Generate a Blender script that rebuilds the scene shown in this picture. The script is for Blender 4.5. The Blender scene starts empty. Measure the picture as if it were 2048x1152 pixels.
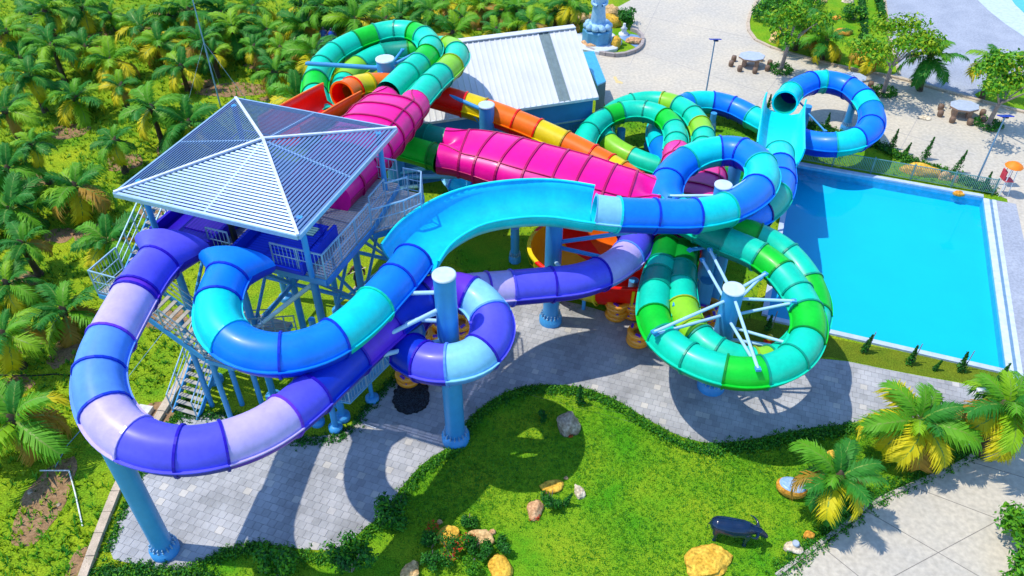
import bpy, bmesh, math, random
from mathutils import Vector, Matrix, noise
from mathutils.geometry import tessellate_polygon
random.seed(7)
sc = bpy.context.scene
# ------------------------------------------------------------------ camera, sky, sun, exposure
F, H, PITCH = 1615.0, 27.0, math.radians(41.0)          # focal length (px of a 2048 px wide picture), camera height, tilt
SP, CP = math.sin(PITCH), math.cos(PITCH)
cd = bpy.data.cameras.new('camera'); cam = bpy.data.objects.new('camera', cd); sc.collection.objects.link(cam)
cam.location = (0, 0, H); cam.rotation_euler = (math.pi/2 - PITCH, 0, 0)
cd.sensor_width = 36; cd.lens = F/2048*36; cd.clip_end = 2000; sc.camera = cam
SUN_DIR = Vector((0.46, -0.05, -1.0)).normalized()
W = bpy.data.worlds.new('World'); sc.world = W; W.use_nodes = True
wn = W.node_tree; bg = wn.nodes['Background']; sky = wn.nodes.new('ShaderNodeTexSky')
sky.sky_type = 'NISHITA'; sky.sun_disc = False
sky.sun_elevation = math.asin(-SUN_DIR.z); sky.sun_rotation = math.atan2(-SUN_DIR.x, -SUN_DIR.y) % (2*math.pi)
sky.ozone_density = 8.0; sky.air_density = 1.0; sky.dust_density = 0.3
bg.inputs['Strength'].default_value = 0.15; wn.links.new(sky.outputs[0], bg.inputs[0])
sd = bpy.data.lights.new('sun', 'SUN'); sd.energy = 2.15; sd.angle = math.radians(0.5); sd.color = (1.0, 0.93, 0.80)
sun = bpy.data.objects.new('sun', sd); sc.collection.objects.link(sun)
sun.rotation_euler = SUN_DIR.to_track_quat('-Z', 'Y').to_euler()
sc.view_settings.view_transform = 'Standard'; sc.view_settings.look = 'None'
sc.view_settings.exposure = 1.0; sc.view_settings.gamma = 1.0

# ------------------------------------------------------------------ helpers
def P(px, py, z=0.0):
    """survey point: photo pixel + height above ground -> world"""
    u, v = (px-1024)/F, (py-576)/F
    d = Vector((u, CP - v*SP, -(SP + v*CP)))
    return Vector((0, 0, H)) + d*((z-H)/d.z)
def lin(h):
    h = h.lstrip('#'); o = []
    for i in (0, 2, 4):
        c = int(h[i:i+2], 16)/255; o.append(c/12.92 if c <= .04045 else ((c+.055)/1.055)**2.4)
    return o
MATS = {}
def mat(name, col, rough=.5, var=.12, scale=3.0, metal=0, coat=0, col2=None, bump=0, bscale=30, fine=0, spec=.5, trans=0):
    """principled material with a noise driven colour variation and optional bump"""
    if name in MATS: return MATS[name]
    m = bpy.data.materials.new(name); m.use_nodes = True; nt = m.node_tree; b = nt.nodes['Principled BSDF']
    c = lin(col) if isinstance(col, str) else list(col)
    c2 = (lin(col2) if isinstance(col2, str) else list(col2)) if col2 else [x*(1-var*2) for x in c]
    tc = nt.nodes.new('ShaderNodeTexCoord')
    n = nt.nodes.new('ShaderNodeTexNoise'); n.inputs['Scale'].default_value = scale; n.inputs['Detail'].default_value = 6; n.inputs['Roughness'].default_value = .62
    nt.links.new(tc.outputs['Object'], n.inputs['Vector'])
    r = nt.nodes.new('ShaderNodeValToRGB'); r.color_ramp.elements[0].position = .33; r.color_ramp.elements[1].position = .67
    r.color_ramp.elements[0].color = c2+[1]; r.color_ramp.elements[1].color = c+[1]
    nt.links.new(n.outputs['Fac'], r.inputs['Fac']); out = r.outputs['Color']
    if fine:
        n2 = nt.nodes.new('ShaderNodeTexNoise'); n2.inputs['Scale'].default_value = bscale; n2.inputs['Detail'].default_value = 3
        nt.links.new(tc.outputs['Object'], n2.inputs['Vector'])
        mr = nt.nodes.new('ShaderNodeMapRange'); mr.inputs[1].default_value = .3; mr.inputs[2].default_value = .7; mr.inputs[3].default_value = 1-fine; mr.inputs[4].default_value = 1+fine
        nt.links.new(n2.outputs['Fac'], mr.inputs[0])
        mx = nt.nodes.new('ShaderNodeVectorMath'); mx.operation = 'SCALE'
        nt.links.new(out, mx.inputs[0]); nt.links.new(mr.outputs[0], mx.inputs['Scale']); out = mx.outputs[0]
    nt.links.new(out, b.inputs['Base Color'])
    b.inputs['Roughness'].default_value = rough; b.inputs['Metallic'].default_value = metal
    b.inputs['Coat Weight'].default_value = coat; b.inputs['Coat Roughness'].default_value = .15
    b.inputs['Specular IOR Level'].default_value = spec
    if bump:
        n3 = nt.nodes.new('ShaderNodeTexNoise'); n3.inputs['Scale'].default_value = bscale; n3.inputs['Detail'].default_value = 5
        nt.links.new(tc.outputs['Object'], n3.inputs['Vector'])
        bp = nt.nodes.new('ShaderNodeBump'); bp.inputs['Strength'].default_value = bump; bp.inputs['Distance'].default_value = .05
        nt.links.new(n3.outputs['Fac'], bp.inputs['Height']); nt.links.new(bp.outputs[0], b.inputs['Normal'])
    MATS[name] = m; return m
COL = sc.collection
class MB:
    def __init__(s): s.v = []; s.f = []; s.m = []; s.sm = []
    def add(s, vs, fs, mi=0, smooth=False):
        o = len(s.v); s.v += [Vector(v) for v in vs]
        for f in fs: s.f.append([o+i for i in f]); s.m.append(mi); s.sm.append(smooth)
    def box(s, c, size, rz=0, mi=0, M=None):
        hx, hy, hz = size[0]/2, size[1]/2, size[2]/2
        R = M if M is not None else Matrix.Rotation(rz, 3, 'Z')
        vs = [Vector(c) + R @ Vector((x, y, z)) for z in (-hz, hz) for x, y in ((-hx, -hy), (hx, -hy), (hx, hy), (-hx, hy))]
        s.add(vs, [(3,2,1,0),(4,5,6,7),(0,1,5,4),(1,2,6,5),(2,3,7,6),(3,0,4,7)], mi)
    def bar(s, a, b, w, h=None, mi=0):
        a, b = Vector(a), Vector(b); d = b-a; L = d.length
        if L < 1e-5: return
        t = d/L; side = t.cross(Vector((0,0,1)))
        side = Vector((1,0,0)) if side.length < 1e-3 else side.normalized()
        up = side.cross(t); s.box((a+b)/2, (w, L, h or w), mi=mi, M=Matrix((side, t, up)).transposed())
    def cyl(s, a, b, r0, r1=None, n=12, mi=0, cap=True):
        r1 = r0 if r1 is None else r1; a, b = Vector(a), Vector(b); t = (b-a).normalized()
        x = t.cross(Vector((0,0,1))); x = Vector((1,0,0)) if x.length < 1e-3 else x.normalized(); y = t.cross(x)
        vs = []
        for c, r in ((a, r0), (b, r1)):
            for i in range(n):
                an = 2*math.pi*i/n; vs.append(c + x*math.cos(an)*r + y*math.sin(an)*r)
        s.add(vs, [(i, (i+1)%n, n+(i+1)%n, n+i) for i in range(n)], mi, True)
        if cap: s.add(vs, [tuple(range(n-1,-1,-1)), tuple(range(n, 2*n))], mi)
    def lathe(s, c, prof, n=16, mi=0, sx=1, sy=1, rz=0, smooth=True):
        c = Vector(c); vs = []; R = Matrix.Rotation(rz, 3, 'Z')
        for r, z in prof:
            for i in range(n):
                a = 2*math.pi*i/n; vs.append(c + R @ Vector((math.cos(a)*r*sx, math.sin(a)*r*sy, z)))
        fs = [(k*n+i, k*n+(i+1)%n, (k+1)*n+(i+1)%n, (k+1)*n+i) for k in range(len(prof)-1) for i in range(n)]
        s.add(vs, fs, mi, smooth)
        s.add(vs[:n], [tuple(range(n-1,-1,-1))], mi); s.add(vs[-n:], [tuple(range(n))], mi)
    def prism(s, poly, z0, z1, mi=0):
        n = len(poly); tri = tessellate_polygon([[Vector((p[0], p[1], 0)) for p in poly]])
        area = sum(poly[i][0]*poly[(i+1)%n][1]-poly[(i+1)%n][0]*poly[i][1] for i in range(n))
        top = [Vector((p[0], p[1], z1)) for p in poly]; bot = [Vector((p[0], p[1], z0)) for p in poly]
        fs = []
        for t in tri:
            a, b, c = (top[i] for i in t)
            fs.append(t if (b-a).cross(c-a).z > 0 else (t[0], t[2], t[1]))
        s.add(top, fs, mi)
        s.add(bot+top, [(i, (i+1)%n, n+(i+1)%n, n+i) if area > 0 else ((i+1)%n, i, n+i, n+(i+1)%n) for i in range(n)], mi)
    def sweep(s, rings, closed=True, mi=0, smooth=True, mif=None):
        n = len(rings[0]); vs = [p for r in rings for p in r]; m = n if closed else n-1
        for k in range(len(rings)-1):
            pass
        o = len(s.v); s.v += [Vector(v) for v in vs]
        for k in range(len(rings)-1):
            for i in range(m):
                s.f.append([o+k*n+i, o+k*n+(i+1)%n, o+(k+1)*n+(i+1)%n, o+(k+1)*n+i]); s.m.append(mif(i) if mif else mi); s.sm.append(smooth)
    def mesh(s, name, mats, off=None):
        me = bpy.data.meshes.new(name); off = off or Vector((0,0,0))
        me.from_pydata([v-off for v in s.v], [], s.f)
        for m in (mats if isinstance(mats, (list, tuple)) else [mats]): me.materials.append(m)
        me.polygons.foreach_set('material_index', s.m); me.polygons.foreach_set('use_smooth', s.sm); me.update(); return me
    def build(s, name, mats, parent=None):
        off = parent_origin(parent) if parent else Vector((0,0,0))
        o = bpy.data.objects.new(name, s.mesh(name, mats, off)); COL.objects.link(o); o.parent = parent; return o
def parent_origin(o):
    v = Vector((0,0,0))
    while o: v += o.location; o = o.parent
    return v
def tag(o, label=None, cat=None, group=None, kind=None):
    for k, v in (('label', label), ('category', cat), ('group', group), ('kind', kind)):
        if v: o[k] = v
    return o
def thing(name, label, cat, loc, group=None):
    o = bpy.data.objects.new(name, None); COL.objects.link(o); o.location = loc; o.empty_display_size = .2
    return tag(o, label, cat, group)
def inst(name, me, parent=None, loc=(0,0,0), rot=(0,0,0), scale=1):
    o = bpy.data.objects.new(name, me); COL.objects.link(o); o.parent = parent; o.location = loc; o.rotation_euler = rot
    o.scale = (scale,)*3 if not isinstance(scale, (tuple, list)) else scale; return o
def chaikin(pts, it=2):
    for _ in range(it):
        q = []
        for i in range(len(pts)):
            a, b = pts[i], pts[(i+1) % len(pts)]
            q += [a*.75+b*.25, a*.25+b*.75]
        pts = q
    return pts
def poly(pxs, smooth=0):
    pts = [P(*p).to_2d() for p in pxs]
    return chaikin(pts, smooth) if smooth else pts
def sheet(name, pts, z, m, kind='structure', depth=.003):
    mb = MB(); mb.prism([tuple(p) for p in pts], z-depth, z); return tag(mb.build(name, m), kind=kind)
def spline(ctrl, step=.3):
    """Catmull-Rom through ctrl; returns samples (point, parameter)"""
    out = []; n = len(ctrl)
    for i in range(n-1):
        p1, p2 = ctrl[i], ctrl[i+1]; p0 = ctrl[i-1] if i else p1*2-p2; p3 = ctrl[i+2] if i+2 < n else p2*2-p1
        k = max(2, int((p2-p1).length/step)+1)
        for j in range(k):
            t = j/k
            out.append((.5*((2*p1)+(p2-p0)*t+(2*p0-5*p1+4*p2-p3)*t*t+(3*p1-p0-3*p2+p3)*t**3), i+t))
    out.append((ctrl[-1], n-1)); return out
def smooth_path(sm, it=6):
    p = [s[0] for s in sm]
    for _ in range(it): p = [p[0]]+[(p[i-1]+p[i]*2+p[i+1])/4 for i in range(1, len(p)-1)]+[p[-1]]
    return [(a, s[1]) for a, s in zip(p, sm)]
def frames(pts):
    fr = []
    for i, p in enumerate(pts):
        t = (pts[min(i+1, len(pts)-1)]-pts[max(i-1, 0)]).normalized()
        s = t.cross(Vector((0,0,1))).normalized(); fr.append((p, t, s, s.cross(t)))
    return fr

# ------------------------------------------------------------------ materials
def grp(name, hx, **k): return mat('fibreglass_'+name, hx, **{**dict(rough=.38, var=.10, scale=1.1, coat=.04, spec=.28, fine=.045, bscale=7), **k})
FG = dict(violet='5A58EE', indigo='2A10B8', lavender='C3B2F4', sky='5B96FA', paleblue='86CDF6', purple='6A35D6',
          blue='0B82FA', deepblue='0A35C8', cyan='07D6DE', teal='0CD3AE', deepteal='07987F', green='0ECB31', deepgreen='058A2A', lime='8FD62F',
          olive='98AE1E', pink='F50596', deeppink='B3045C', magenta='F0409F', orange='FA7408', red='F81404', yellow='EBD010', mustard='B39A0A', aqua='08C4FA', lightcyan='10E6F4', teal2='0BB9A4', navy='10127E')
M = {k: grp(k, v) for k, v in FG.items()}
POLE = mat('painted_steel_blue', '3D98D6', rough=.4, var=.06, scale=2); POLEC = mat('pole_cap', 'C9DCE8', rough=.5)
STEEL = mat('galvanised_steel', '9FC4DC', rough=.42, metal=.35, var=.1, scale=6); STRUT = mat('strut_steel', 'A9D2EE', rough=.35, var=.05)
DECK = mat('deck_plate', 'B4B0A8', rough=.6, var=.18, scale=4); SLAT = mat('roof_slat', '7C9EC8', rough=.4, var=.06, metal=.2)
WHITE = mat('white_paint', 'E6E8EA', rough=.5, var=.05); BLACK = mat('matte_black', '0A0E12', rough=.7, var=.3, scale=8)
TUFT = mat('grass_tuft', (.10,.27,.008), rough=.7, col2=(.035,.16,.006), scale=.7, spec=.2)
GRASS = mat('grove_grass', (.30,.37,.012), rough=.95, col2=(.10,.26,.010), scale=.45, fine=.55, bscale=14, bump=.9, spec=.1)
LAWN = mat('lawn_grass', (.25,.37,.014), rough=.95, col2=(.07,.29,.008), scale=.35, fine=.45, bscale=22, bump=.9, spec=.1)
DIRT = mat('bare_soil', (.36,.22,.12), rough=.95, col2=(.22,.13,.06), scale=2, fine=.3, bscale=12, bump=.6, spec=.1)
CONC = mat('plaza_concrete', (.57,.50,.38), rough=.85, col2=(.45,.42,.36), scale=.16, fine=.14, bscale=5)
CONCG = mat('grey_paving', (.36,.39,.45), rough=.85, col2=(.28,.31,.37), scale=.5, fine=.15, bscale=8)
KERB = mat('kerb_stone', (.58,.46,.34), rough=.9, col2=(.42,.34,.24), scale=3, fine=.2)
LEAFS = [mat('leaf_%s' % n, c, rough=.55, col2=d, scale=1.5, spec=.3) for n, c, d in (
    ('dark', (.015,.10,.010), (.008,.05,.008)), ('mid', (.035,.19,.008), (.02,.11,.008)), ('light', (.11,.30,.006), (.06,.2,.006)), ('yellow', (.52,.40,.008), (.30,.28,.01)), ('red', (.75,.06,.02), (.5,.03,.01)))]
TRUNK = mat('palm_trunk', (.12,.085,.05), rough=.9, col2=(.05,.035,.02), scale=5); BARK = mat('pale_bark', (.33,.28,.25), rough=.9, col2=(.2,.17,.15), scale=4)
def paver_mat(name, src):
    m = bpy.data.materials.new(name); m.use_nodes = True; nt = m.node_tree; b = nt.nodes['Principled BSDF']
    g = nt.nodes.new('ShaderNodeObjectInfo' if src == 'obj' else 'ShaderNodeNewGeometry')
    r = nt.nodes.new('ShaderNodeValToRGB'); e = r.color_ramp.elements
    e[0].color = (.33,.335,.34,1); e[1].color = (.50,.48,.44,1); e[1].position = 1
    for p, c in ((.45, (.39,.395,.405,1)), (.93, (.42,.42,.425,1)), (.97, (.54,.51,.46,1))):
        k = e.new(p); k.color = c
    nt.links.new(g.outputs['Random' if src == 'obj' else 'Random Per Island'], r.inputs[0])
    tc = nt.nodes.new('ShaderNodeNewGeometry'); n = nt.nodes.new('ShaderNodeTexNoise'); n.inputs['Scale'].default_value = 1.1; n.inputs['Detail'].default_value = 8
    nt.links.new(tc.outputs['Position'], n.inputs['Vector'])
    mr = nt.nodes.new('ShaderNodeMapRange'); mr.inputs[1].default_value = .3; mr.inputs[2].default_value = .7; mr.inputs[3].default_value = .66; mr.inputs[4].default_value = 1.2; n.inputs['Scale'].default_value = .55; n.inputs['Roughness'].default_value = .65; nt.links.new(n.outputs['Fac'], mr.inputs[0])
    mx = nt.nodes.new('ShaderNodeVectorMath'); mx.operation = 'SCALE'
    nt.links.new(r.outputs[0], mx.inputs[0]); nt.links.new(mr.outputs[0], mx.inputs['Scale']); nt.links.new(mx.outputs[0], b.inputs['Base Color'])
    b.inputs['Roughness'].default_value = .8; return m
PAV_O, PAV_I = paver_mat('paver_single', 'obj'), paver_mat('paver_joined', 'isl')

# ------------------------------------------------------------------ ground and paving
AX = math.radians(70.4); A2 = Vector((math.cos(AX), math.sin(AX))); B2 = Vector((math.sin(AX), -math.cos(AX)))   # the park's own axes: away, right
mb = MB(); mb.add([(-900,-60,0),(900,-60,0),(900,1400,0),(-900,1400,0)], [(0,1,2,3)])
# the pool is cut out of the ground: ground is a frame of sheets round it
POOL_TL, POOL_TR, POOL_BR = P(1590,330).to_2d(), P(1966,397).to_2d(), P(2012,742).to_2d()
POOL_BL = POOL_TL + (POOL_BR-POOL_TR)
pool_q = [POOL_BL, POOL_BR, POOL_TR, POOL_TL]
mb = MB(); big = [Vector((-900,-60)), Vector((900,-60)), Vector((900,1400)), Vector((-900,1400))]
for i in range(4):
    a, b, c, d = big[i], big[(i+1)%4], pool_q[(i+1)%4], pool_q[i]
    mb.add([(a.x,a.y,0),(b.x,b.y,0),(c.x,c.y,0),(d.x,d.y,0)], [(0,1,2,3)])
tag(mb.build('ground', GRASS), kind='structure')
PATH_PX = [(203,1112),(250,1012),(345,832),(440,826),(492,842),(600,878),(692,866),(745,800),(800,748),(880,680),(960,612),(1012,599),(1070,597),(1135,603),(1205,622),(1280,648),(1340,668),(1400,690),(1470,708),(1560,722),(1660,716),(1800,745),(1972,776),
           (2060,800),(2048,840),(1960,834),(1800,838),(1720,845),(1600,860),(1500,880),(1420,889),(1355,872),(1290,836),(1230,797),(1155,771),(1062,769),(1000,789),(940,832),(905,890),(850,922),(808,968),(765,1030),(735,1052),(690,1092),(640,1104),(520,1086),(430,1108),(365,1148),(300,1138)]
path_poly = chaikin([P(*p).to_2d() for p in PATH_PX], 1)
lawn_px = [(300,1160),(365,1150),(430,1110),(520,1088),(640,1104),(690,1092),(735,1052),(765,1030),(808,968),(850,922),(905,890),(940,832),(1000,789),(1062,769),(1155,771),(1230,797),(1290,836),(1355,872),(1420,889),(1500,880),(1600,860),(1720,845),(1800,838),(1960,834),(2070,845),(2080,870),(1985,890),(1905,935),(1745,1006),(1697,1044),(1552,1152),(1500,1230),(300,1230)]
sheet('lawn', [P(*p).to_2d() for p in lawn_px], .006, LAWN)
slope = sheet('slide_garden', poly([(1215,240),(1330,225),(1440,216),(1540,232),(1640,250),(1752,284),(1800,308),(1900,344),(1990,388),(1590,322),(1500,640),(1560,720),(1470,705),(1400,688),(1280,640),(1200,618),(1070,595),(1010,597),(960,560),(860,500),(800,420),(800,330),(960,290)]), .006, LAWN)
sheet('pool_verge', poly([(1400,655),(1500,636),(1660,676),(2010,744),(1975,774),(1800,743),(1660,714),(1560,720),(1470,706)]), .012, mat('dry_grass', (.16,.20,.012), rough=.95, col2=(.10,.17,.01), scale=.8, fine=.4, bscale=20, bump=.8, spec=.1))
sheet('plaza', poly([(1275,-60),(1262,0),(1215,25),(1168,62),(1175,110),(1200,165),(1213,225),(1215,240),(1330,225),(1440,216),(1540,232),(1640,250),(1752,284),(1800,308),(1900,344),(1990,388),(2014,398),(2048,560),(2120,800),(2600,800),(2500,330),(2500,-60)]), .010, CONC)
isl = poly([(1570,-60),(1515,8),(1497,38),(1500,68),(1528,90),(1610,116),(1700,138),(1775,152),(1796,146),(1788,110),(1777,60),(1769,0),(1764,-60)], 1)
sheet('garden_island', isl, .022, LAWN)
sheet('grey_forecourt', poly([(1766,-60),(1771,0),(1779,60),(1790,110),(1800,152),(1900,182),(1950,196),(2048,222),(2500,330),(2500,-60)]), .016, CONCG)
sheet('corner_garden', poly([(1945,192),(1960,182),(2000,168),(2060,160),(2500,230),(2500,326),(2048,220),(1985,206)], 1), .024, LAWN)
far_pool = [P(*p).to_2d() for p in [(1945,-10),(1975,20),(2010,48),(2060,82),(2300,200),(2300,-60),(1935,-60)]]
sheet('far_pool_rim', far_pool, .028, mat('rim_tile', (.55,.66,.80), rough=.5))
sheet('far_pool_water', [P(*p).to_2d() for p in [(2016,-10),(2030,10),(2060,38),(2300,150),(2300,-60),(2005,-60)]], .034, mat('far_water', (.10,.55,.62), rough=.08))
sheet('concrete_path', poly([(1500,1230),(1552,1152),(1697,1044),(1745,1006),(1905,935),(1985,890),(2080,872),(2300,900),(2300,1300)]), .014, CONC)
# joints cut in the near concrete path
mb = MB()
for a, b in (((1640,1090),(1900,1300)),((1730,1020),(2040,1200)),((1830,975),(2160,1100)),((1930,920),(2200,1000)),((1700,1200),(2100,985))):
    mb.bar(P(*a, .0165), P(*b, .0165), .03, .003)
tag(mb.build('path_joint', mat('joint_dark', (.25,.23,.2), rough=.9)), kind='structure')
mb = MB()
for a, b in (((1230,20),(1500,75)),((1240,90),(1480,170)),((1330,-20),(1260,130)),((1480,170),(1950,310)),((1560,150),(1490,240)),((1850,210),(1800,300)),((2000,240),(1960,360)),((1700,200),(1680,250))):
    mb.bar(P(*a, .0125), P(*b, .0125), .035, .003)
tag(mb.build('plaza_joint', mat('plaza_joint', (.42,.39,.36), rough=.9)), kind='structure')
# kerbs (real steps)
def kerb(name, pxs, w=.25, h=.12, m=KERB, step=.8, closed=False, piece='kerb_stone', smooth=0):
    pts = [P(*p) for p in pxs]; sm = [s[0] for s in spline(pts, .25)]
    root = tag(bpy.data.objects.new(name, None), kind='structure'); COL.objects.link(root); root.location = sm[0]
    acc, start, k = 0, sm[0], 0
    for i in range(1, len(sm)):
        acc += (sm[i]-sm[i-1]).length
        if acc >= step or i == len(sm)-1:
            d = (sm[i]-start); 
            if d.length > .1:
                q = MB(); t = d.normalized()*.012; hh = h*random.uniform(.93, 1.07)
                q.bar(start+t+Vector((0,0,hh/2)), sm[i]-t+Vector((0,0,hh/2)), w*random.uniform(.95,1.05), hh); q.build(piece, m, root)
            start, acc = sm[i], 0
    return root
kerb('edging_wall', [(166,1165),(205,1060),(250,950),(300,868),(345,795),(395,712),(425,650)], .34, .22, piece='edging_stone', step=.9)
kerb('island_kerb', [(1515,0),(1497,38),(1500,68),(1528,90),(1610,116),(1700,138),(1790,156),(1900,186),(2048,226)], .25, .12, step=1.6)
kerb('forecourt_kerb', [(1769,0),(1777,60),(1788,110),(1798,150)], .2, .1, step=1.6)
kerb('path_kerb', [(1552,1152),(1697,1044),(1745,1006),(1905,935),(1985,890),(2060,878)], .16, .08, m=mat('pale_kerb', (.5,.46,.40), rough=.9), step=1.2)
# pavers of the main path: clipped tiles on a grid along the park axes
def clip(subj, x0, x1, y0, y1):
    for ax, lim, sg in ((0, x0, 1), (0, x1, -1), (1, y0, 1), (1, y1, -1)):
        out = []
        for i in range(len(subj)):
            p, q = subj[i-1], subj[i]; dp, dq = (p[ax]-lim)*sg, (q[ax]-lim)*sg
            if dp*dq < 0:
                t = dp/(dp-dq); out.append((p[0]+(q[0]-p[0])*t, p[1]+(q[1]-p[1])*t))
            if dq >= 0: out.append(q)
        subj = out
        if len(subj) < 3: return []
    return subj
pav = tag(bpy.data.objects.new('pavement', None), kind='structure'); COL.objects.link(pav)
base = MB(); base.prism([tuple(p) for p in path_poly], .002, .012); base.build('paving_bed', mat('paving_joint', (.24,.25,.27), rough=.95), pav)
loc = [(p.dot(A2), p.dot(B2)) for p in path_poly]; T = .31; tiles = []
a0, a1 = min(p[0] for p in loc), max(p[0] for p in loc); b0, b1 = min(p[1] for p in loc), max(p[1] for p in loc)
def inside(x, y, pl):
    c = False
    for i in range(len(pl)):
        (x1, y1), (x2, y2) = pl[i-1], pl[i]
        if (y1 > y) != (y2 > y) and x < (x2-x1)*(y-y1)/(y2-y1)+x1: c = not c
    return c
i = 0
for i in range(int((a1-a0)/T)+1):
    for j in range(int((b1-b0)/T)+2):
        xa, xb = a0+i*T, b0+j*T-(T/2 if i % 2 else 0); g = .006
        full = all(inside(u, v, loc) for u, v in ((xa,xb),(xa+T,xb),(xa,xb+T),(xa+T,xb+T)))
        q = [(xa+g,xb+g),(xa+T-g,xb+g),(xa+T-g,xb+T-g),(xa+g,xb+T-g)] if full else clip(loc, xa+g, xa+T-g, xb+g, xb+T-g)
        if len(q) < 3: continue
        w = [A2*p[0]+B2*p[1] for p in q]; c = sum(w, Vector((0,0)))/len(w)
        tiles.append((math.hypot(c.x, c.y), full, c, w))
tiles.sort(key=lambda t: t[0]); tmb = MB(); h = T/2-.006
tmb.prism([tuple(A2*x+B2*y) for x, y in ((-h,-h),(h,-h),(h,h),(-h,h))], -.02, 0); tile_me = tmb.mesh('paver', PAV_O); rest = MB(); k = 0
for d, full, c, w in tiles:
    z = .022+random.uniform(-.004, .004)
    vis = abs(c.x) < (.64*(c.y*CP+H*SP)) and c.y > 15.2
    if full and k < 300 and vis: inst('paver', tile_me, pav, (c.x, c.y, z), (random.uniform(-.006,.006), random.uniform(-.006,.006), 0)); k += 1
    else: rest.prism([tuple(p) for p in w], .006, z)
tag(rest.build('paver_field', PAV_I, pav), kind='stuff')
# pool
px_n = lambda q: Vector((q.x, q.y, 0))
pool = thing('swimming_pool', 'large rectangular turquoise pool right of the slides', 'pool', px_n(POOL_BL))
def quad_wall(a, b, z0, z1): return [(a.x,a.y,z0),(b.x,b.y,z0),(b.x,b.y,z1),(a.x,a.y,z1)]
PFL = mat('pool_floor', (.01,.55,.80), rough=.6, var=.03, scale=.4); PTILE = mat('pool_coping', (.50,.60,.78), rough=.6, var=.1)
mb = MB(); mb.add([(q.x,q.y,-.6) for q in pool_q], [(0,1,2,3)]); mb.build('basin_floor', PFL, pool)
mb = MB()
for i in range(4): mb.add(quad_wall(pool_q[i], pool_q[(i+1)%4], -.6, .02), [(3,2,1,0)])
mb.build('basin_wall', mat('pool_wall', (.12,.50,.78), rough=.5), pool)
wm = bpy.data.materials.new('pool_water'); wm.use_nodes = True; nt = wm.node_tree; nt.nodes.remove(nt.nodes['Principled BSDF'])
tr = nt.nodes.new('ShaderNodeBsdfTransparent'); tr.inputs[0].default_value = (.45,.95,1,1); gl = nt.nodes.new('ShaderNodeBsdfGlossy'); gl.inputs['Roughness'].default_value = .04
fr = nt.nodes.new('ShaderNodeFresnel'); fr.inputs[0].default_value = 1.33; mxs = nt.nodes.new('ShaderNodeMixShader')
nz = nt.nodes.new('ShaderNodeTexNoise'); nz.inputs['Scale'].default_value = 1.6; nz.inputs['Detail'].default_value = 4; bp = nt.nodes.new('ShaderNodeBump'); bp.inputs['Strength'].default_value = .12
gp = nt.nodes.new('ShaderNodeNewGeometry'); nt.links.new(gp.outputs['Position'], nz.inputs['Vector']); nt.links.new(nz.outputs['Fac'], bp.inputs['Height']); nt.links.new(bp.outputs[0], gl.inputs['Normal']); nt.links.new(bp.outputs[0], fr.inputs['Normal'])
nt.links.new(fr.outputs[0], mxs.inputs[0]); nt.links.new(tr.outputs[0], mxs.inputs[1]); nt.links.new(gl.outputs[0], mxs.inputs[2]); nt.links.new(mxs.outputs[0], nt.nodes['Material Output'].inputs[0])
mb = MB(); mb.add([(q.x,q.y,-.16) for q in pool_q], [(0,1,2,3)]); mb.build('water', wm, pool)
mb = MB()
for i in (0, 2, 3):
    a, b = px_n(pool_q[i]), px_n(pool_q[(i+1)%4]); n = (b-a).normalized().cross(Vector((0,0,1)))
    mb.bar(a+n*.14+Vector((0,0,.06)), b+n*.14+Vector((0,0,.06)), .28, .12)
mb.build('coping', PTILE, pool)
R0, R1 = px_n(POOL_BR), px_n(POOL_TR); n = Vector((B2.x, B2.y, 0)); d = (R1-R0).normalized()
for off, w, m_, z in ((.16,.32,mat('gutter_pale', (.62,.70,.80), rough=.5),.05),(.40,.14,mat('gutter_dark', (.16,.30,.45), rough=.4),.03),(.58,.22,mat('gutter_pale', ''),.05)):
    mb = MB(); mb.bar(R0+n*off-d*1.5+Vector((0,0,z/2)), R1+n*off+Vector((0,0,z/2)), w, z); mb.build('gutter', m_, pool)
mb = MB(); q = [R0+n*.7-d*1.5, R0+n*2.0-d*1.5, R1+n*1.75, R1+n*.7]; mb.prism([(v.x,v.y) for v in q], .011, .03); tag(mb.build('pool_deck', CONCG), kind='structure')

# ------------------------------------------------------------------ water slides
NSEG = 22
def ring(f, r, n=NSEG, sx=1.0, sz=1.0, dz=0.0):
    p, t, s, u = f
    return [p + s*(math.cos(2*math.pi*i/n)*r*sx) + u*(math.sin(2*math.pi*i/n)*r*sz+dz) for i in range(n)]
def peanut(f, w, hgt, k, n=36):
    """k=0: flat oval of half width w; k=1: two tubes side by side"""
    p, t, s, u = f; out = []
    for i in range(n):
        a = 2*math.pi*i/n; c, sn = math.cos(a), math.sin(a)
        ex = w*math.copysign(abs(c)**.8, c); ez = hgt*math.copysign(abs(sn)**.8, sn)
        off, R = .74, .76; r = abs(off*c)+math.sqrt(max(R*R-(off*sn)**2, 0))
        x, z = ex*(1-k)+r*c*k, ez*(1-k)+r*sn*k
        out.append(p + s*x + u*z)
    return out
OPEN = [(-1.24,.46),(-1.16,.12),(-.97,-.2),(-.66,-.44),(-.25,-.56),(.35,-.58),(.72,-.45),(.93,-.15),(1.02,.2)]
LOWWALL = [(-.92,.35),(-.9,.05),(-.78,-.38),(-.45,-.52),(0,-.55),(.45,-.52),(.78,-.38),(.9,.05),(.92,.35)]
def trough_ring(f, prof, sc_=1.0):
    p, t, s, u = f; inn = [(x*sc_, z*sc_) for x, z in prof]; out = []
    for i, (x, z) in enumerate(inn):
        a, b = inn[max(i-1,0)], inn[min(i+1,len(inn)-1)]; dx, dz = b[0]-a[0], b[1]-a[1]; L = math.hypot(dx, dz)
        out.append((x+dz/L*.07, z-dx/L*.07))
    return [p + s*x + u*z for x, z in inn] + [p + s*x + u*z for x, z in reversed(out)]
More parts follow.
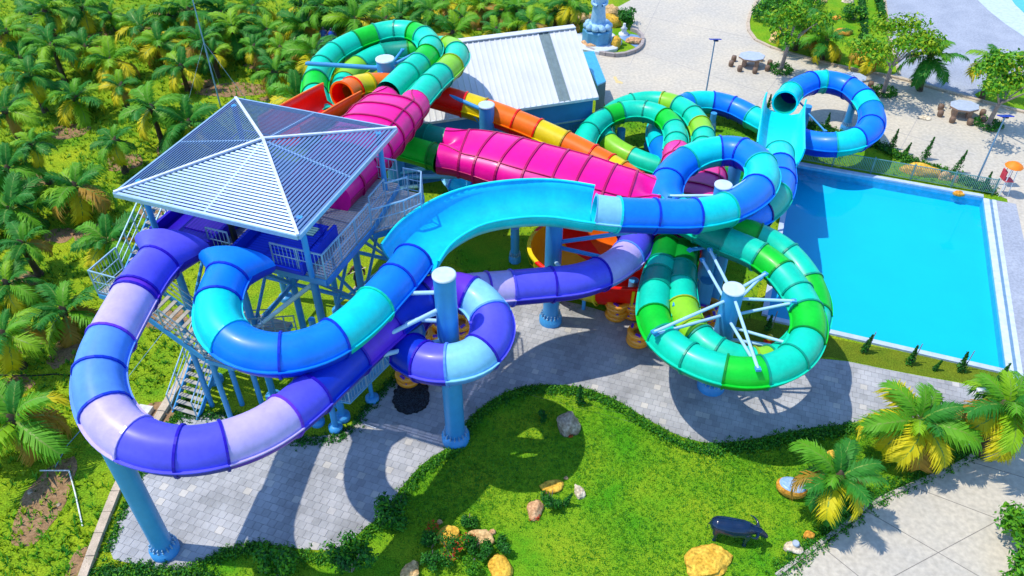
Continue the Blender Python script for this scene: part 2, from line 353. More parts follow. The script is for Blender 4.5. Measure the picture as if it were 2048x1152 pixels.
def slide(label, ctrl, R, secs, start=0.0, flare=None, step=.28, group=None):
    """secs: (end parameter, upper colour, lower colour[, kind]); each section is a part with its own joint flange"""
    pts = [P(*c) for c in ctrl]; sm = smooth_path(spline(pts, step), 4)
    par = [s[1] for s in sm]; allp = [s[0] for s in sm]; fr = frames(allp)
    root = thing('water_slide', label, 'water slide', Vector((allp[0].x, allp[0].y, 0)), group); t0 = start
    for sec in secs:
        t1, up, low = sec[:3]; kind = sec[3] if len(sec) > 3 else 'tube'
        i0 = next((i for i, t in enumerate(par) if t >= t0-1e-6), None); i1 = next((i for i, t in enumerate(par) if t >= t1-1e-6), len(par)-1)
        if i0 is None or i1-i0 < 1: continue
        idx = range(i0, i1+1)
        q = MB(); F_ = [fr[i] for i in idx]
        if kind == 'tube':
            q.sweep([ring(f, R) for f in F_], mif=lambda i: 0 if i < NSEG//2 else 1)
            part = q.build('tube_section', [M[up], M[low]], root)  # lower half deepened, shade put into the colour; orange over red is two-tone
        elif kind == 'funnel':      # launch mouth widening towards the deck
            n = len(F_); q.sweep([ring(f, R, sx=1+.95*(1-j/(n-1))**1.4) for j, f in enumerate(F_)], mif=lambda i: 0 if i < NSEG//2 else 1)
            q.sweep([ring(f, R-.05, sx=1+.95*(1-j/(n-1))**1.4)[::-1] for j, f in enumerate(F_)], mif=lambda i: 1)
            q.sweep([ring(F_[0], R, sx=1.95), ring(F_[0], R-.05, sx=1.95)], mif=lambda i: 0)
            part = q.build('launch_mouth', [M[up], M[low]], root)
        elif kind == 'mouth':       # tube with an open, visible end
            q.sweep([ring(f, R) for f in F_], mif=lambda i: 0 if i < NSEG//2 else 1)
            q.sweep([ring(f, R-.06)[::-1] for f in F_], mif=lambda i: 1); q.sweep([ring(F_[0], R+.05)[::-1], ring(F_[0], R-.06)[::-1]], mif=lambda i: 0)
            q.sweep([ring(F_[-1], R+.05), ring(F_[-1], R-.06)], mif=lambda i: 0)
            part = q.build('tube_mouth', [M[up], M[low]], root)
        else:
            prof = OPEN if kind == 'open' else LOWWALL; n2 = len(prof); sc_ = R/.75*(1.0 if kind == 'open' else 1.28)
            rg = [trough_ring(f, prof, sc_) for f in F_]
            q.sweep(rg, mif=lambda i: 0 if i < n2-1 else 1); q.add(rg[0], [tuple(range(2*n2))], 1); q.add(rg[-1], [tuple(reversed(range(2*n2)))], 1)
            part = q.build('open_trough', [M[up], M[low]], root)
            for e in (0, n2-1):
                pts_ = [(r[e]+r[2*n2-1-e])/2 for r in rg]; q = MB(); ff = frames(pts_)
                q.sweep([ring(f, .055, 6) for f in ff]); q.build('rim', M['lightcyan' if up in ('aqua','lightcyan') else 'orange'], part)
        # joint flange at the end of the section
        f = F_[-1]; p, t, s, u = f
        if kind in ('tube', 'mouth', 'funnel'):
            q = MB(); f2 = (p-t*.05, t, s, u); f3 = (p+t*.03, t, s, u)
            q.sweep([ring(f2, R), ring(f2, R+.055), ring(f3, R+.055), ring(f3, R)], smooth=False, mif=lambda i: 0)
            q.build('joint_flange', M[low], part)
            for sg in (-1, 1):
                rg = []; q = MB()
                for (p, t, s, u) in F_:
                    c = p + s*sg*(R+.03); rg.append([c+u*.025+s*sg*.06, c+u*.025-s*sg*.05, c-u*.025-s*sg*.05, c-u*.025+s*sg*.06])
                q.sweep(rg, smooth=False); q.build('side_seam', M[up], part)
        t0 = t1
    return root, fr, par
def saucer(root, name, ctrl, wmax, up, low, ribs=8, hmid=1.02, cz=0.0):
    """wide oval chamber that joins two tubes, made of ribbed panels"""
    sm = smooth_path(spline([P(*c) for c in ctrl], .2), 3); fr = frames([s[0] for s in sm]); n = len(fr)
    def rg(i, grow=0):
        t = i/(n-1); e = min(t, 1-t)*2; k = max(0, 1-e/.28); k = k*k*(3-2*k); w = 1.5+(wmax-1.5)*math.sin(math.pi*min(1, e*.5+.0))**.8
        return peanut(fr[i], w+grow, hmid*(.74+.26*min(1, e*1.6))+grow, k*.98)
    main = None
    for b in range(ribs):
        i0, i1 = int(b*(n-1)/ribs), int((b+1)*(n-1)/ribs)
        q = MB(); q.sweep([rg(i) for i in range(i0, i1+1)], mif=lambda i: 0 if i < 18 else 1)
        if b == 0: q.add(rg(0), [tuple(range(36))], 0)
        if b == ribs-1: q.add(rg(n-1), [tuple(reversed(range(36)))], 0)
        part = q.build(name, [M[up], M[low]], root)
        q = MB(); p, t, s, u = fr[i1]
        r0, r1 = rg(i1), rg(i1, .06); sh = t*.05
        q.sweep([[v-sh for v in r0], [v-sh for v in r1], [v+sh for v in r1], [v+sh for v in r0]], smooth=False); q.build('rib_flange', M[low], part)
        for e in (5, 13, 0, 18):
            q = MB(); ff = frames([rg(i, .02)[e] for i in range(i0, i1+1)]); q.sweep([ring(f, .035, 5) for f in ff]); q.build('seam_rib', M[low], part)

# 1 purple slide: launch, big loop, ring round the pole, run into the orange bowl
S1 = [(346,490,8.85),(326,518,8.82),(292,556,8.75),(243,640,8.6),(205,715,8.45),(197,772,8.3),(218,835,8.1),(268,880,7.95),(345,902,7.75),(430,896,7.6),(520,866,7.4),(595,815,7.2),(655,760,7.05),(725,695,6.9),(795,635,6.8),(858,592,6.75),(915,582,6.65),(962,604,6.5),(988,652,6.35),(965,706,6.2),(908,730,6.1),(845,724,6.0),(805,690,5.85),(815,645,5.65),(860,605,5.4),(925,585,5.15),(1000,578,4.9),(1080,571,4.7),(1160,562,4.5),(1225,536,4.3),(1264,502,4.15),(1272,466,4.0),(1240,440,3.85)]
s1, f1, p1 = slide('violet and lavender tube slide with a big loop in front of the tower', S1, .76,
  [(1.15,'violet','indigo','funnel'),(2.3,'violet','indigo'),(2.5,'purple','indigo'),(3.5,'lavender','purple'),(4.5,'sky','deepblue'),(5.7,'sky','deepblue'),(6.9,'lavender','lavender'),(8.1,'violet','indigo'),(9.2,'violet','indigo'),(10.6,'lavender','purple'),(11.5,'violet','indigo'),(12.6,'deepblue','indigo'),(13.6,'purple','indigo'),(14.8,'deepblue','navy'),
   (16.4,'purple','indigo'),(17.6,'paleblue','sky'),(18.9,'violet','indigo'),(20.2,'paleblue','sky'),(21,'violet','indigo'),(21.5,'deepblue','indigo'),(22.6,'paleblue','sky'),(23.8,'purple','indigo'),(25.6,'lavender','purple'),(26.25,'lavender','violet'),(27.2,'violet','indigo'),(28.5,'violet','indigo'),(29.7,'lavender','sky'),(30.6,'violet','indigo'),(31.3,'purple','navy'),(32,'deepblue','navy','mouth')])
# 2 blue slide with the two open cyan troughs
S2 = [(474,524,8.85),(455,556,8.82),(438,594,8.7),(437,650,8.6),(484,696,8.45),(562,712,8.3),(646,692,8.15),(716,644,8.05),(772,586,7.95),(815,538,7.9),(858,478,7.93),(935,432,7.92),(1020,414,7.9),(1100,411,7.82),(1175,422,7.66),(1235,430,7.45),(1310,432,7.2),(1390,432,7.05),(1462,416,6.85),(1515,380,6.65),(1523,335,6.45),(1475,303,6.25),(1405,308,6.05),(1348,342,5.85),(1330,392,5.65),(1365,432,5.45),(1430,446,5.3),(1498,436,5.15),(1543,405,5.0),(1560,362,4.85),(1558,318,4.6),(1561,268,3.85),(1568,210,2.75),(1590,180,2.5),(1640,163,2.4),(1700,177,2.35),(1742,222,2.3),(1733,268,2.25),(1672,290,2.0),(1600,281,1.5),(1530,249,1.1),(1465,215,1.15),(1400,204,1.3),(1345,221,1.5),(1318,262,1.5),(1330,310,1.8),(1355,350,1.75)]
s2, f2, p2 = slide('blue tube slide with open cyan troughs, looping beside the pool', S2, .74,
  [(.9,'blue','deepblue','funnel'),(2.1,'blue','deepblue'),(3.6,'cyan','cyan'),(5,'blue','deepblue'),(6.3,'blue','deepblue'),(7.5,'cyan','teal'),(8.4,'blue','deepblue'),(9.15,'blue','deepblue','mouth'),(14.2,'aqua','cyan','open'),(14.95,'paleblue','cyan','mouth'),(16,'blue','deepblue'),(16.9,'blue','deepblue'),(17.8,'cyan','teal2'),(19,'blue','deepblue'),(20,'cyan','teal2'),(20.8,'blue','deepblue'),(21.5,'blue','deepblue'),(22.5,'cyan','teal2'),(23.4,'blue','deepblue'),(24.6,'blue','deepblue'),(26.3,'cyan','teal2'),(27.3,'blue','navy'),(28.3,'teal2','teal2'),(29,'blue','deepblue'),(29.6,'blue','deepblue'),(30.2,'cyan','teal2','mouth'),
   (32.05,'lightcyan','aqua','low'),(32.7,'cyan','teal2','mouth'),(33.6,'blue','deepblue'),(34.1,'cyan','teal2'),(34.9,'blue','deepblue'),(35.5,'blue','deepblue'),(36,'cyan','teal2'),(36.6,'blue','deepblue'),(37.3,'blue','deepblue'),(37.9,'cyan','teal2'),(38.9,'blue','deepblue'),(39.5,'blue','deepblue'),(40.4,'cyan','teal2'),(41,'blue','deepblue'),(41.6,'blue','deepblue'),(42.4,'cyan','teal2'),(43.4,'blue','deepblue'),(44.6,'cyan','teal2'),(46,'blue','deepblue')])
# 3 the twin green slide with pink chambers
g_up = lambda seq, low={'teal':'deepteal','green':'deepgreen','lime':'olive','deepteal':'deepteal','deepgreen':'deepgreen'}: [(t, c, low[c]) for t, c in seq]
T1 = [(776,188,7.95),(815,150,7.85),(846,124,7.75),(862,98,7.65),(848,76,7.55),(815,64,7.45),(775,65,7.35),(735,76,7.25),(695,92,7.15),(658,116,7.05),(636,148,6.95),(630,190,6.85),(655,240,6.7),(715,278,6.5),(790,292,6.35),(846,307,6.2),(878,317,6.12)]
T2 = [(824,214,7.95),(862,170,7.8),(893,142,7.65),(914,117,7.45),(905,98,7.2),(868,96,6.9),(818,104,6.7),(765,110,6.6),(718,134,6.5),(690,166,6.45),(686,205,6.4),(710,238,6.35),(765,258,6.3),(825,268,6.25),(872,279,6.16),(893,285,6.12)]
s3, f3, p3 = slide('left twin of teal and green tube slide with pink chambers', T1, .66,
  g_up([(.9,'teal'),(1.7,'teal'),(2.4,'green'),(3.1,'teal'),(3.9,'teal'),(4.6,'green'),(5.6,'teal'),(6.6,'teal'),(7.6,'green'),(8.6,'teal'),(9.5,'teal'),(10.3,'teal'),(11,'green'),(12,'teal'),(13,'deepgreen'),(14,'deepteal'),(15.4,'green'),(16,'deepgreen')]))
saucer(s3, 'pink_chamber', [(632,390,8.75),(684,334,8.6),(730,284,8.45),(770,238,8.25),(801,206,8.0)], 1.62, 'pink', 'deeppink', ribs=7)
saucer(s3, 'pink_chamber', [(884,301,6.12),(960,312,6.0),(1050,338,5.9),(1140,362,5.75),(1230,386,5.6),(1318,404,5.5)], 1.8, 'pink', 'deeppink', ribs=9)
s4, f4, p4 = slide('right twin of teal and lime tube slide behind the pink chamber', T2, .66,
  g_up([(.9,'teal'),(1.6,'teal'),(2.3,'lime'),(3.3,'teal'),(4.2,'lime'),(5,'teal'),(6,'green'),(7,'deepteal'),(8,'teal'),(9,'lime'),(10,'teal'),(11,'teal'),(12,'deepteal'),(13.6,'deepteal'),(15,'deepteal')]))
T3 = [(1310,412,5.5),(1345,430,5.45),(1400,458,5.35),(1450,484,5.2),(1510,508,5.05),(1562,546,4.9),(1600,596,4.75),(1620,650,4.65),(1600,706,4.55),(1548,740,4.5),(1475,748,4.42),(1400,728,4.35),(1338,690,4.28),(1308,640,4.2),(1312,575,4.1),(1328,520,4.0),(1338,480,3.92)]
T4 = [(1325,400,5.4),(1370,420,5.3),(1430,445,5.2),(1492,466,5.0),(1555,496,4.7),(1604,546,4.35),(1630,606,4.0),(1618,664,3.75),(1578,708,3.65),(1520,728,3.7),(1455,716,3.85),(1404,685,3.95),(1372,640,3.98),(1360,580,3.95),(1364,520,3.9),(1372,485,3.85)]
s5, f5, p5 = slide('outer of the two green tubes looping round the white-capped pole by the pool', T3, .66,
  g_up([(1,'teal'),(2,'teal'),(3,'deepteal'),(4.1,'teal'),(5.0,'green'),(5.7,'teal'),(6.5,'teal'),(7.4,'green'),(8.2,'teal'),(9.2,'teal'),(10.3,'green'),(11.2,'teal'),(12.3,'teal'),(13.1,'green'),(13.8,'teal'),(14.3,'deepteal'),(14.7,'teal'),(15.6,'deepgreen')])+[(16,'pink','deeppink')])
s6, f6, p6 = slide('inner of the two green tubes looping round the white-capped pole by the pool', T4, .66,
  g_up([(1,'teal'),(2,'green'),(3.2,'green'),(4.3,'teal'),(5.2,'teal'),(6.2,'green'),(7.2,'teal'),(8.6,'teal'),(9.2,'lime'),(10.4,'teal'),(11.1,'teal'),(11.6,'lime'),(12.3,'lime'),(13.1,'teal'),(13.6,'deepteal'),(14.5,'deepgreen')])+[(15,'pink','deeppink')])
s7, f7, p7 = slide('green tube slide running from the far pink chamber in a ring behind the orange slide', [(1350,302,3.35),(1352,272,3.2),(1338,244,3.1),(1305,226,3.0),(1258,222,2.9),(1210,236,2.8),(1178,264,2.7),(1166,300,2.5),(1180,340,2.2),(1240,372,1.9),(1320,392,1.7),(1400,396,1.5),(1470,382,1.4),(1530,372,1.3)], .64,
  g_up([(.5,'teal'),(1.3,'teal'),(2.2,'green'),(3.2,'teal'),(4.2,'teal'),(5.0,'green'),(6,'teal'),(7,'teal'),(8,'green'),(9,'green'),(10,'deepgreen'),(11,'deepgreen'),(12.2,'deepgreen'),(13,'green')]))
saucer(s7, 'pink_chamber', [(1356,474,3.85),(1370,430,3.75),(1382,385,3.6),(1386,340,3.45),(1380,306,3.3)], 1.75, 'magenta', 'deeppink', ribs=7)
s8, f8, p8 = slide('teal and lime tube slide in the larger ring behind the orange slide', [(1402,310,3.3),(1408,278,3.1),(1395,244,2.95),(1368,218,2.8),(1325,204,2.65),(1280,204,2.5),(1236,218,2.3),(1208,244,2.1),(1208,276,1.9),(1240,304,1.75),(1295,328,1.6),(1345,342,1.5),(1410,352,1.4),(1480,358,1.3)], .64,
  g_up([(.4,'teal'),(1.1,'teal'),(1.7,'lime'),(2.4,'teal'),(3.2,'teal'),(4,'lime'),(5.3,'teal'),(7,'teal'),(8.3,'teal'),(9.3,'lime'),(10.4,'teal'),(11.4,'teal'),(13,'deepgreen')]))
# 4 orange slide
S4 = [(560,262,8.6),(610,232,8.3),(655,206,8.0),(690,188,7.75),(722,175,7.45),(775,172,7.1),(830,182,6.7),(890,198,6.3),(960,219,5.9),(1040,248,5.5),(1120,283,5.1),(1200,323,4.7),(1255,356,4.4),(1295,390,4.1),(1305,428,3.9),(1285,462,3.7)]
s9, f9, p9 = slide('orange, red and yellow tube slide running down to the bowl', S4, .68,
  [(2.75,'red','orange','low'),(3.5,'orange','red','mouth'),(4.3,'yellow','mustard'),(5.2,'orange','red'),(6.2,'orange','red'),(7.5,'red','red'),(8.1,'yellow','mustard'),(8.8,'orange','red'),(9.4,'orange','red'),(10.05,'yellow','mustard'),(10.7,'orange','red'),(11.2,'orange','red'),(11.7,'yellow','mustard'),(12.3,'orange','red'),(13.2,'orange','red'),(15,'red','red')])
s10, _, _ = slide('short pale blue tube end under the pink chamber', [(905,338,1.9),(912,362,1.8),(938,378,1.7),(985,386,1.6),(1040,392,1.5)], .7, [(1.2,'paleblue','sky'),(2.2,'aqua','deepblue','mouth'),(3.2,'deepblue','navy'),(4,'deepblue','navy')])
# 5 the bowl: sloping panels round a flat floor
bc = P(1245,562,0); bowl = thing('slide_bowl', 'open orange, red and yellow bowl under the blue slide', 'slide bowl', bc)
NP = 16; tilt = Matrix.Diagonal((1.0, .66, 1.0))
def bpt(r, z, a): return bc + tilt @ Vector((math.cos(a)*r, math.sin(a)*r, z-1.6)) + Vector((0,0,1.6))
cols = ['red','red','red','orange','red','yellow','red','yellow','yellow','red','yellow','red','red','yellow','red','red']
inn = ['orange','orange','red','orange','orange','red','yellow','yellow','red','red','red','orange','red','red','orange','red']
for k in range(NP):
    a = [2*math.pi*(k+j/4)/NP for j in range(5)]; q = MB()
    prof = [(1.2,.35),(2.6,.42),(3.9,.7),(4.5,1.3),(4.72,2.15),(4.75,2.3)]
    q.sweep([[bpt(r, z, x) for r, z in prof] for x in a], closed=False, mi=0)
    q.sweep([[bpt(r+.1, z-.08, x) for r, z in reversed(prof)] for x in a], closed=False, mi=1)
    q.sweep([[bpt(4.75, 2.3, x), bpt(4.95, 2.3, x), bpt(4.95, 2.15, x), bpt(4.8, 2.1, x)] for x in a], closed=False, mi=1)
    part = q.build('bowl_panel', [M[inn[k]], M[cols[k]]], bowl)
    q = MB(); q.sweep([[bpt(r+.1, z-.1, a[0]+d) for r, z in prof[1:]] for d in (-.012, .012)], closed=False)
    q.sweep([[bpt(r+.28, z-.14, a[0]+d) for r, z in prof[1:]] for d in (-.012, .012)], closed=False); q.build('panel_flange', M['yellow'], part)
q = MB(); q.lathe(bc, [(1.25,.1),(1.25,.37),(.3,.4)], 24, sy=.66); q.build('bowl_floor', M['red'], bowl)
for k in range(8):
    a = 2*math.pi*k/8+.2; q = MB(); p_ = bc+Vector((math.cos(a)*3.9, math.sin(a)*3.9*.66, 0)); q.cyl(p_, p_+Vector((0,0,.65)), .1, n=10); q.build('leg', POLE, bowl)

# ------------------------------------------------------------------ support poles with arms
def near(fr_, pt):
    return min(fr_, key=lambda f: (f[0]-pt).length)
def pole(label, top, zt, r=.40, arms=(), zbase=0, cap=True, shaft=POLE):
    """top: photo pixel of the pole's cap centre at height zt; arms: (end px, end z, start drop, radius)"""
    t = P(top[0], top[1], zt); b = Vector((t.x, t.y, zbase)); root = thing('support_pole', label, 'support pole', b, 'poles carrying the slides')
    q = MB(); q.cyl(b+Vector((0,0,.35)), t, r, n=24); q.build('shaft', shaft, root)
    q = MB(); q.lathe(b, [(r*1.45,0),(r*1.45,.32),(r*1.3,.36),(r*1.3,.42),(r*1.02,.46)], 24)
    fl = q.build('base_flange', shaft, root)
    q = MB()
    for k in range(16):
        a = 2*math.pi*k/16; c = b+Vector((math.cos(a)*r*1.2, math.sin(a)*r*1.2, .42)); q.cyl(c, c+Vector((0,0,.09)), .035, n=6)
        q.box(b+Vector((math.cos(a)*r*1.13, math.sin(a)*r*1.13, .54)), (.22*r, .025, .2), rz=a)
    q.build('bolt_ring', STEEL, fl)['kind'] = 'stuff'
    if cap: q = MB(); q.lathe(t, [(r+.03,-.03),(r+.03,.03),(r-.02,.045)], 24); q.build('cap', POLEC, root)
    for ar in arms:
        e = P(*ar[0], ar[1]); s_ = t+Vector((0,0,-ar[2])); d = Vector((e.x-s_.x, e.y-s_.y, 0)).normalized(); s_ = s_+d*r*.9
        q = MB(); q.cyl(s_, e, ar[3] if len(ar) > 3 else .085, n=10); am = q.build('arm', STRUT if len(ar) > 4 else POLE, root)
        q = MB(); q.box(e, (.2,.2,.1), rz=math.atan2(d.y, d.x)); q.build('bracket', POLE, am)
    return root
pole('leaning-looking blue pole under the lavender loop, at the corner of the paving', (205,858), 7.05, .36, [((345,930),6.95,.8,.1),((232,700),7.6,1.2,.16),((268,880),7.1,.2,.14)], cap=False)
pole('tall blue pole standing inside the small violet and pale blue ring', (888,550), 9.0, .40, [((725,695),6.95,1.5,.08,1),((760,665),6.9,1.7,.08,1),((772,588),7.5,.9,.08,1),((690,728),6.95,3.0,.09,1),((795,638),6.8,2.2,.08,1)])
pole('blue pole under the open cyan trough beside the paving', (1111,407), 6.95, .38, [((1270,452),6.6,.7,.1),((1270,463),6.5,.9,.1),((1230,520),4.9,2.3,.1),((1160,590),4.2,3.0,.1,1),((1290,460),6.4,2.0,.1)], cap=False)
pole('blue pole with a white cap in the middle of the big green loop', (1468,578), 5.8, .42,
     [((1308,664),5.1,.5,.066,1),((1312,668),4.9,1.3,.066,1),((1516,738),5.2,.3,.066,1),((1512,730),4.6,1.5,.066,1),((1588,602),5.3,.5,.066,1),((1584,606),4.9,1.4,.066,1),((1530,548),5.5,.2,.066,1),((1520,556),5.2,1.0,.066,1),((1588,690),4.6,1.9,.066,1),((1420,500),5.3,.3,.066,1),((1405,520),4.9,1.0,.066,1),((1350,610),4.4,2.4,.08,1),((1600,700),4.3,2.6,.08,1)])
pole('blue pole with a white cap inside the front blue ring', (1447,370), 7.5, .36, [((1508,352),7.2,.5,.07,1),((1340,392),6.6,.6,.07,1)])
pole('blue pole with a white cap between the front blue ring and the far trough', (1480,292), 5.5, .34, [((1545,300),4.9,.3,.07,1),((1550,320),4.4,.9,.07,1)])
pole('blue pole with a white cap inside the far green ring above the tower', (770,118), 8.1, .48, [((615,127),7.9,.5,.12),((745,178),7.2,.6,.09),((848,98),8.2,.4,.09),((805,100),7.3,.7,.08),((836,138),7.9,.5,.1)])
pole('blue pole standing in front of the orange slide by the white shed', (973,210), 6.6, .40, [((868,178),6.9,.3,.11),((950,232),5.8,1.2,.09)])
pole('thick blue pole between the tower stairs and the green twin tubes', (785,276), 5.6, .46, [((880,330),5.3,1.9,.13),((870,292),5.6,.8,.1),((920,352),5.0,2.2,.13),((840,372),4.6,2.8,.1,1)], cap=False)
pole('blue post under the near side of the far blue ring', (1616,212), 2.2, .26, [((1590,196),2.2,.2,.06),((1650,262),1.6,.4,.06)], cap=False)
pole('blue post under the right side of the far blue ring', (1706,208), 1.9, .24, [], cap=False)
pole('blue post under the far blue tube on the lawn', (1428,226), 1.3, .2, [], cap=False)
pole('blue post inside the far green ring, left one', (1243,258), 1.9, .26, [((1200,262),1.6,.5,.06)], cap=False)
pole('blue post inside the far green ring, right one', (1302,252), 1.6, .2, [], cap=False)
pole('blue post behind the big green loop carrying the front blue tube', (1450,470), 4.6, .38, [((1380,500),4.9,.4,.09)], cap=False)
pole('blue post left of the orange bowl', (1030,455), 2.2, .22, [], cap=False)
pole('blue post behind the raft pile under the violet run', (1268,560), 1.8, .24, [], cap=False)
pole('dark blue post behind the twin green tubes', (1415,560), 2.6, .34, [], cap=False)

# ------------------------------------------------------------------ slide tower
TC = Vector((-9.33, 26.03, 0)); A3, B3 = Vector((A2.x, A2.y, 0)), Vector((B2.x, B2.y, 0)); RZ = math.atan2(B2.y, B2.x)
def TL(a, b, z): return TC + A3*a + B3*b + Vector((0,0,z))
DZ = 8.25
tower = thing('slide_tower', 'open steel tower with a slatted pyramid roof where the slides start', 'tower', TC)
GAP_DARK = bpy.data.materials.new('gap_darkening'); GAP_DARK.use_nodes = True; nt = GAP_DARK.node_tree; pb = nt.nodes['Principled BSDF']; pb.inputs['Base Color'].default_value = (.02,.06,.17,1); pb.inputs['Roughness'].default_value = .5  # see-through blue sheet added under the slats to darken their gaps
tr = nt.nodes.new('ShaderNodeBsdfTransparent'); tr.inputs[0].default_value = (.50,.54,.80,1); mxs = nt.nodes.new('ShaderNodeMixShader'); mxs.inputs[0].default_value = .36
nt.links.new(tr.outputs[0], mxs.inputs[1]); nt.links.new(pb.outputs[0], mxs.inputs[2]); nt.links.new(mxs.outputs[0], nt.nodes['Material Output'].inputs[0])
# roof: four faces of spaced slats between hip rafters
EZ, AZ, HW = 10.8, 11.55, 3.72
cor = [(-HW,-HW),(-HW,HW),(HW,HW),(HW,-HW)]; apex = TL(.12, .1, AZ); NS = 28
for k in range(4):
    c0, c1 = TL(*cor[k], EZ), TL(*cor[(k+1)%4], EZ); q = MB()
    nrm = (c1-c0).cross(apex-c0).normalized()
    for i in range(NS):
        t0, t1 = i/NS, (i+.5)/NS
        a, b, c, d = c0.lerp(apex, t0), c1.lerp(apex, t0), c1.lerp(apex, t1), c0.lerp(apex, t1)
        lift = nrm*.02
        q.add([a, b, c+lift, d+lift], [(0,1,2,3)]); dn = nrm*-.025
        q.add([a+dn, b+dn, c+lift+dn, d+lift+dn], [(3,2,1,0)])
        q.add([a, b, b+dn, a+dn], [(3,2,1,0)]); q.add([d+lift, c+lift, c+lift+dn, d+lift+dn], [(0,1,2,3)])
    rfp = q.build('roof_slats', SLAT, tower); rfp['kind'] = 'stuff'
    q = MB(); dn = nrm*-.07; q.add([c0+dn, c1+dn, apex+dn], [(0,1,2)]); q.build('gap_dark_sheet', GAP_DARK, tower)
    q = MB(); q.bar(c0+Vector((0,0,.03)), apex+Vector((0,0,.08)), .11, .07); q.build('hip_rafter', mat('hip_white', 'D8E2F2', rough=.4), tower)
    q = MB(); q.bar(c0-Vector((0,0,.08)), c1-Vector((0,0,.08)), .12, .16); q.build('eave_beam', STEEL, tower)
    q = MB(); mid = (c0+c1)/2; q.bar(mid-Vector((0,0,.06)), apex-Vector((0,0,.05)), .08, .1); q.build('rafter', STEEL, tower)
for a, b in ((-2.9,-3.3),(-2.9,3.3),(3.0,-3.3),(3.0,3.3)):
    q = MB(); q.cyl(TL(a,b,DZ), TL(a,b,EZ+.1), .11, n=12); q.build('roof_post', POLE, tower)
# deck
deck_poly = [(-2.85,-3.75),(-2.85,3.85),(.5,3.95),(3.6,3.6),(3.6,-3.75)]
q = MB(); q.prism([tuple(TL(a,b,0).to_2d()) for a, b in deck_poly], DZ-.06, DZ); deck = q.build('deck', DECK, tower)
q = MB(); n = 46
for i in range(n):
    a = -2.8+6.3*i/n; q.bar(TL(a,-3.7,DZ+.006), TL(a,3.75,DZ+.006), .03, .012)
q.build('deck_grating', mat('grating', 'B9C4CC', rough=.5, metal=.3), deck)['kind'] = 'stuff'
for i in range(len(deck_poly)):
    a, b = deck_poly[i], deck_poly[(i+1)%len(deck_poly)]; q = MB(); q.bar(TL(*a, DZ-.18), TL(*b, DZ-.18), .1, .26); q.build('edge_beam', POLE, deck)
for b in (-3.2,-1.6,0,1.6,3.2):
    q = MB(); q.bar(TL(-2.8,b,DZ-.16), TL(3.5,b,DZ-.16), .12, .2); q.build('floor_beam', POLE, deck)
side = [(.5,3.95),(1.5,4.9),(2.2,5.3),(3.6,4.7),(3.6,3.6)]
q = MB(); q.prism([tuple(TL(a,b,0).to_2d()) for a, b in side], DZ-.36, DZ-.30); plat = q.build('side_landing', DECK, tower)
for i in range(len(side)-1):
    q = MB(); q.bar(TL(*side[i], DZ-.46), TL(*side[i+1], DZ-.46), .1, .24); q.build('edge_beam', POLE, plat)
def railing(pts, parent, h=1.1, gap=.16, wide=.05):
    """one panel part per straight run: posts, top and bottom rail, balusters"""
    for a, b in zip(pts, pts[1:]):
        d = b-a; L = d.length; u = Vector((0,0,1)); q = MB()
        q.bar(a+u*h, b+u*h, wide, .05); q.bar(a+u*h*.55, b+u*h*.55, .03, .03); q.bar(a+u*.1, b+u*.1, .03, .03)
        r = q.build('railing', STEEL, parent); r['kind'] = 'stuff'; n = max(1, round(L/1.2))
        for i in range(n+1):
            q = MB(); p = a+d*(i/n); q.bar(p, p+u*(h+random.uniform(.015,.03)), .045+random.random()*.008); q.build('post', STEEL, r)
        if gap:
            q = MB(); m = max(2, int(L/gap))
            for i in range(1, m): p = a+d*(i/m); q.bar(p+u*.1, p+u*h, .018)
            q.build('balusters', STEEL, r)['kind'] = 'stuff'
T3_ = lambda L, z: [TL(a, b, z) for a, b in L]
railing(T3_([(-2.85,1.75),(-2.85,3.85),(.5,3.95)], DZ), tower)
railing(T3_([(-2.85,-.95),(-2.85,-.05)], DZ), tower)
railing(T3_([(.5,3.95),(1.5,4.9),(2.2,5.3),(3.6,4.7),(3.6,3.9)], DZ-.3), tower)
railing(T3_([(.9,3.75),(2.2,3.75)], DZ), tower); railing(T3_([(2.2,3.75),(2.9,4.4)], DZ-.2), tower)
railing(T3_([(3.6,2.2),(3.6,3.6)], DZ), tower); railing(T3_([(3.6,-3.75),(3.6,-2.4)], DZ), tower)
railing(T3_([(3.6,-3.75),(-1.2,-3.75)], DZ), tower)
# launch trays on the deck
for b0_, b1_, cm, cl in ((-3.45,-.9,'indigo','violet'),(.1,3.0,'deepblue','blue')):
    q = MB(); q.box(TL(-1.75,(b0_+b1_)/2,DZ+.10), (b1_-b0_,2.5,.16), rz=RZ); tr_ = q.build('launch_tray', M[cm], tower)
    q = MB(); q.box(TL(-1.2,(b0_+b1_)/2+.25,DZ+.2), (1.5,1.9,.05), rz=RZ); q.build('tray_floor', M['purple' if cl == 'violet' else 'deepblue'], tr_)
    for b_ in (b0_, b1_): 
        q = MB(); q.box(TL(-1.75,b_,DZ+.32), (.12,2.5,.5), rz=RZ); q.build('tray_wall', M[cm], tr_)
    for k in (0, 1):
        q = MB(); q.box(TL(-.9+.1*k,b0_+.75+1.2*k,DZ+.245), (.5,.5,.03), rz=RZ); q.build('rubber_mat', mat('pale_mat', '8FC7B4', rough=.8), tr_)
q = MB(); q.cyl(TL(-2.2,-.35,DZ), TL(-2.2,-.35,DZ+1.0), .13, .11, n=12); q.lathe(TL(-2.2,-.35,DZ+1.0), [(.15,0),(.16,.04),(.05,.08)], 12); 
tag(q.build('waste_bin', mat('black_plastic', '15181C', rough=.5)), 'small black bin standing between the two launch trays', 'bin')
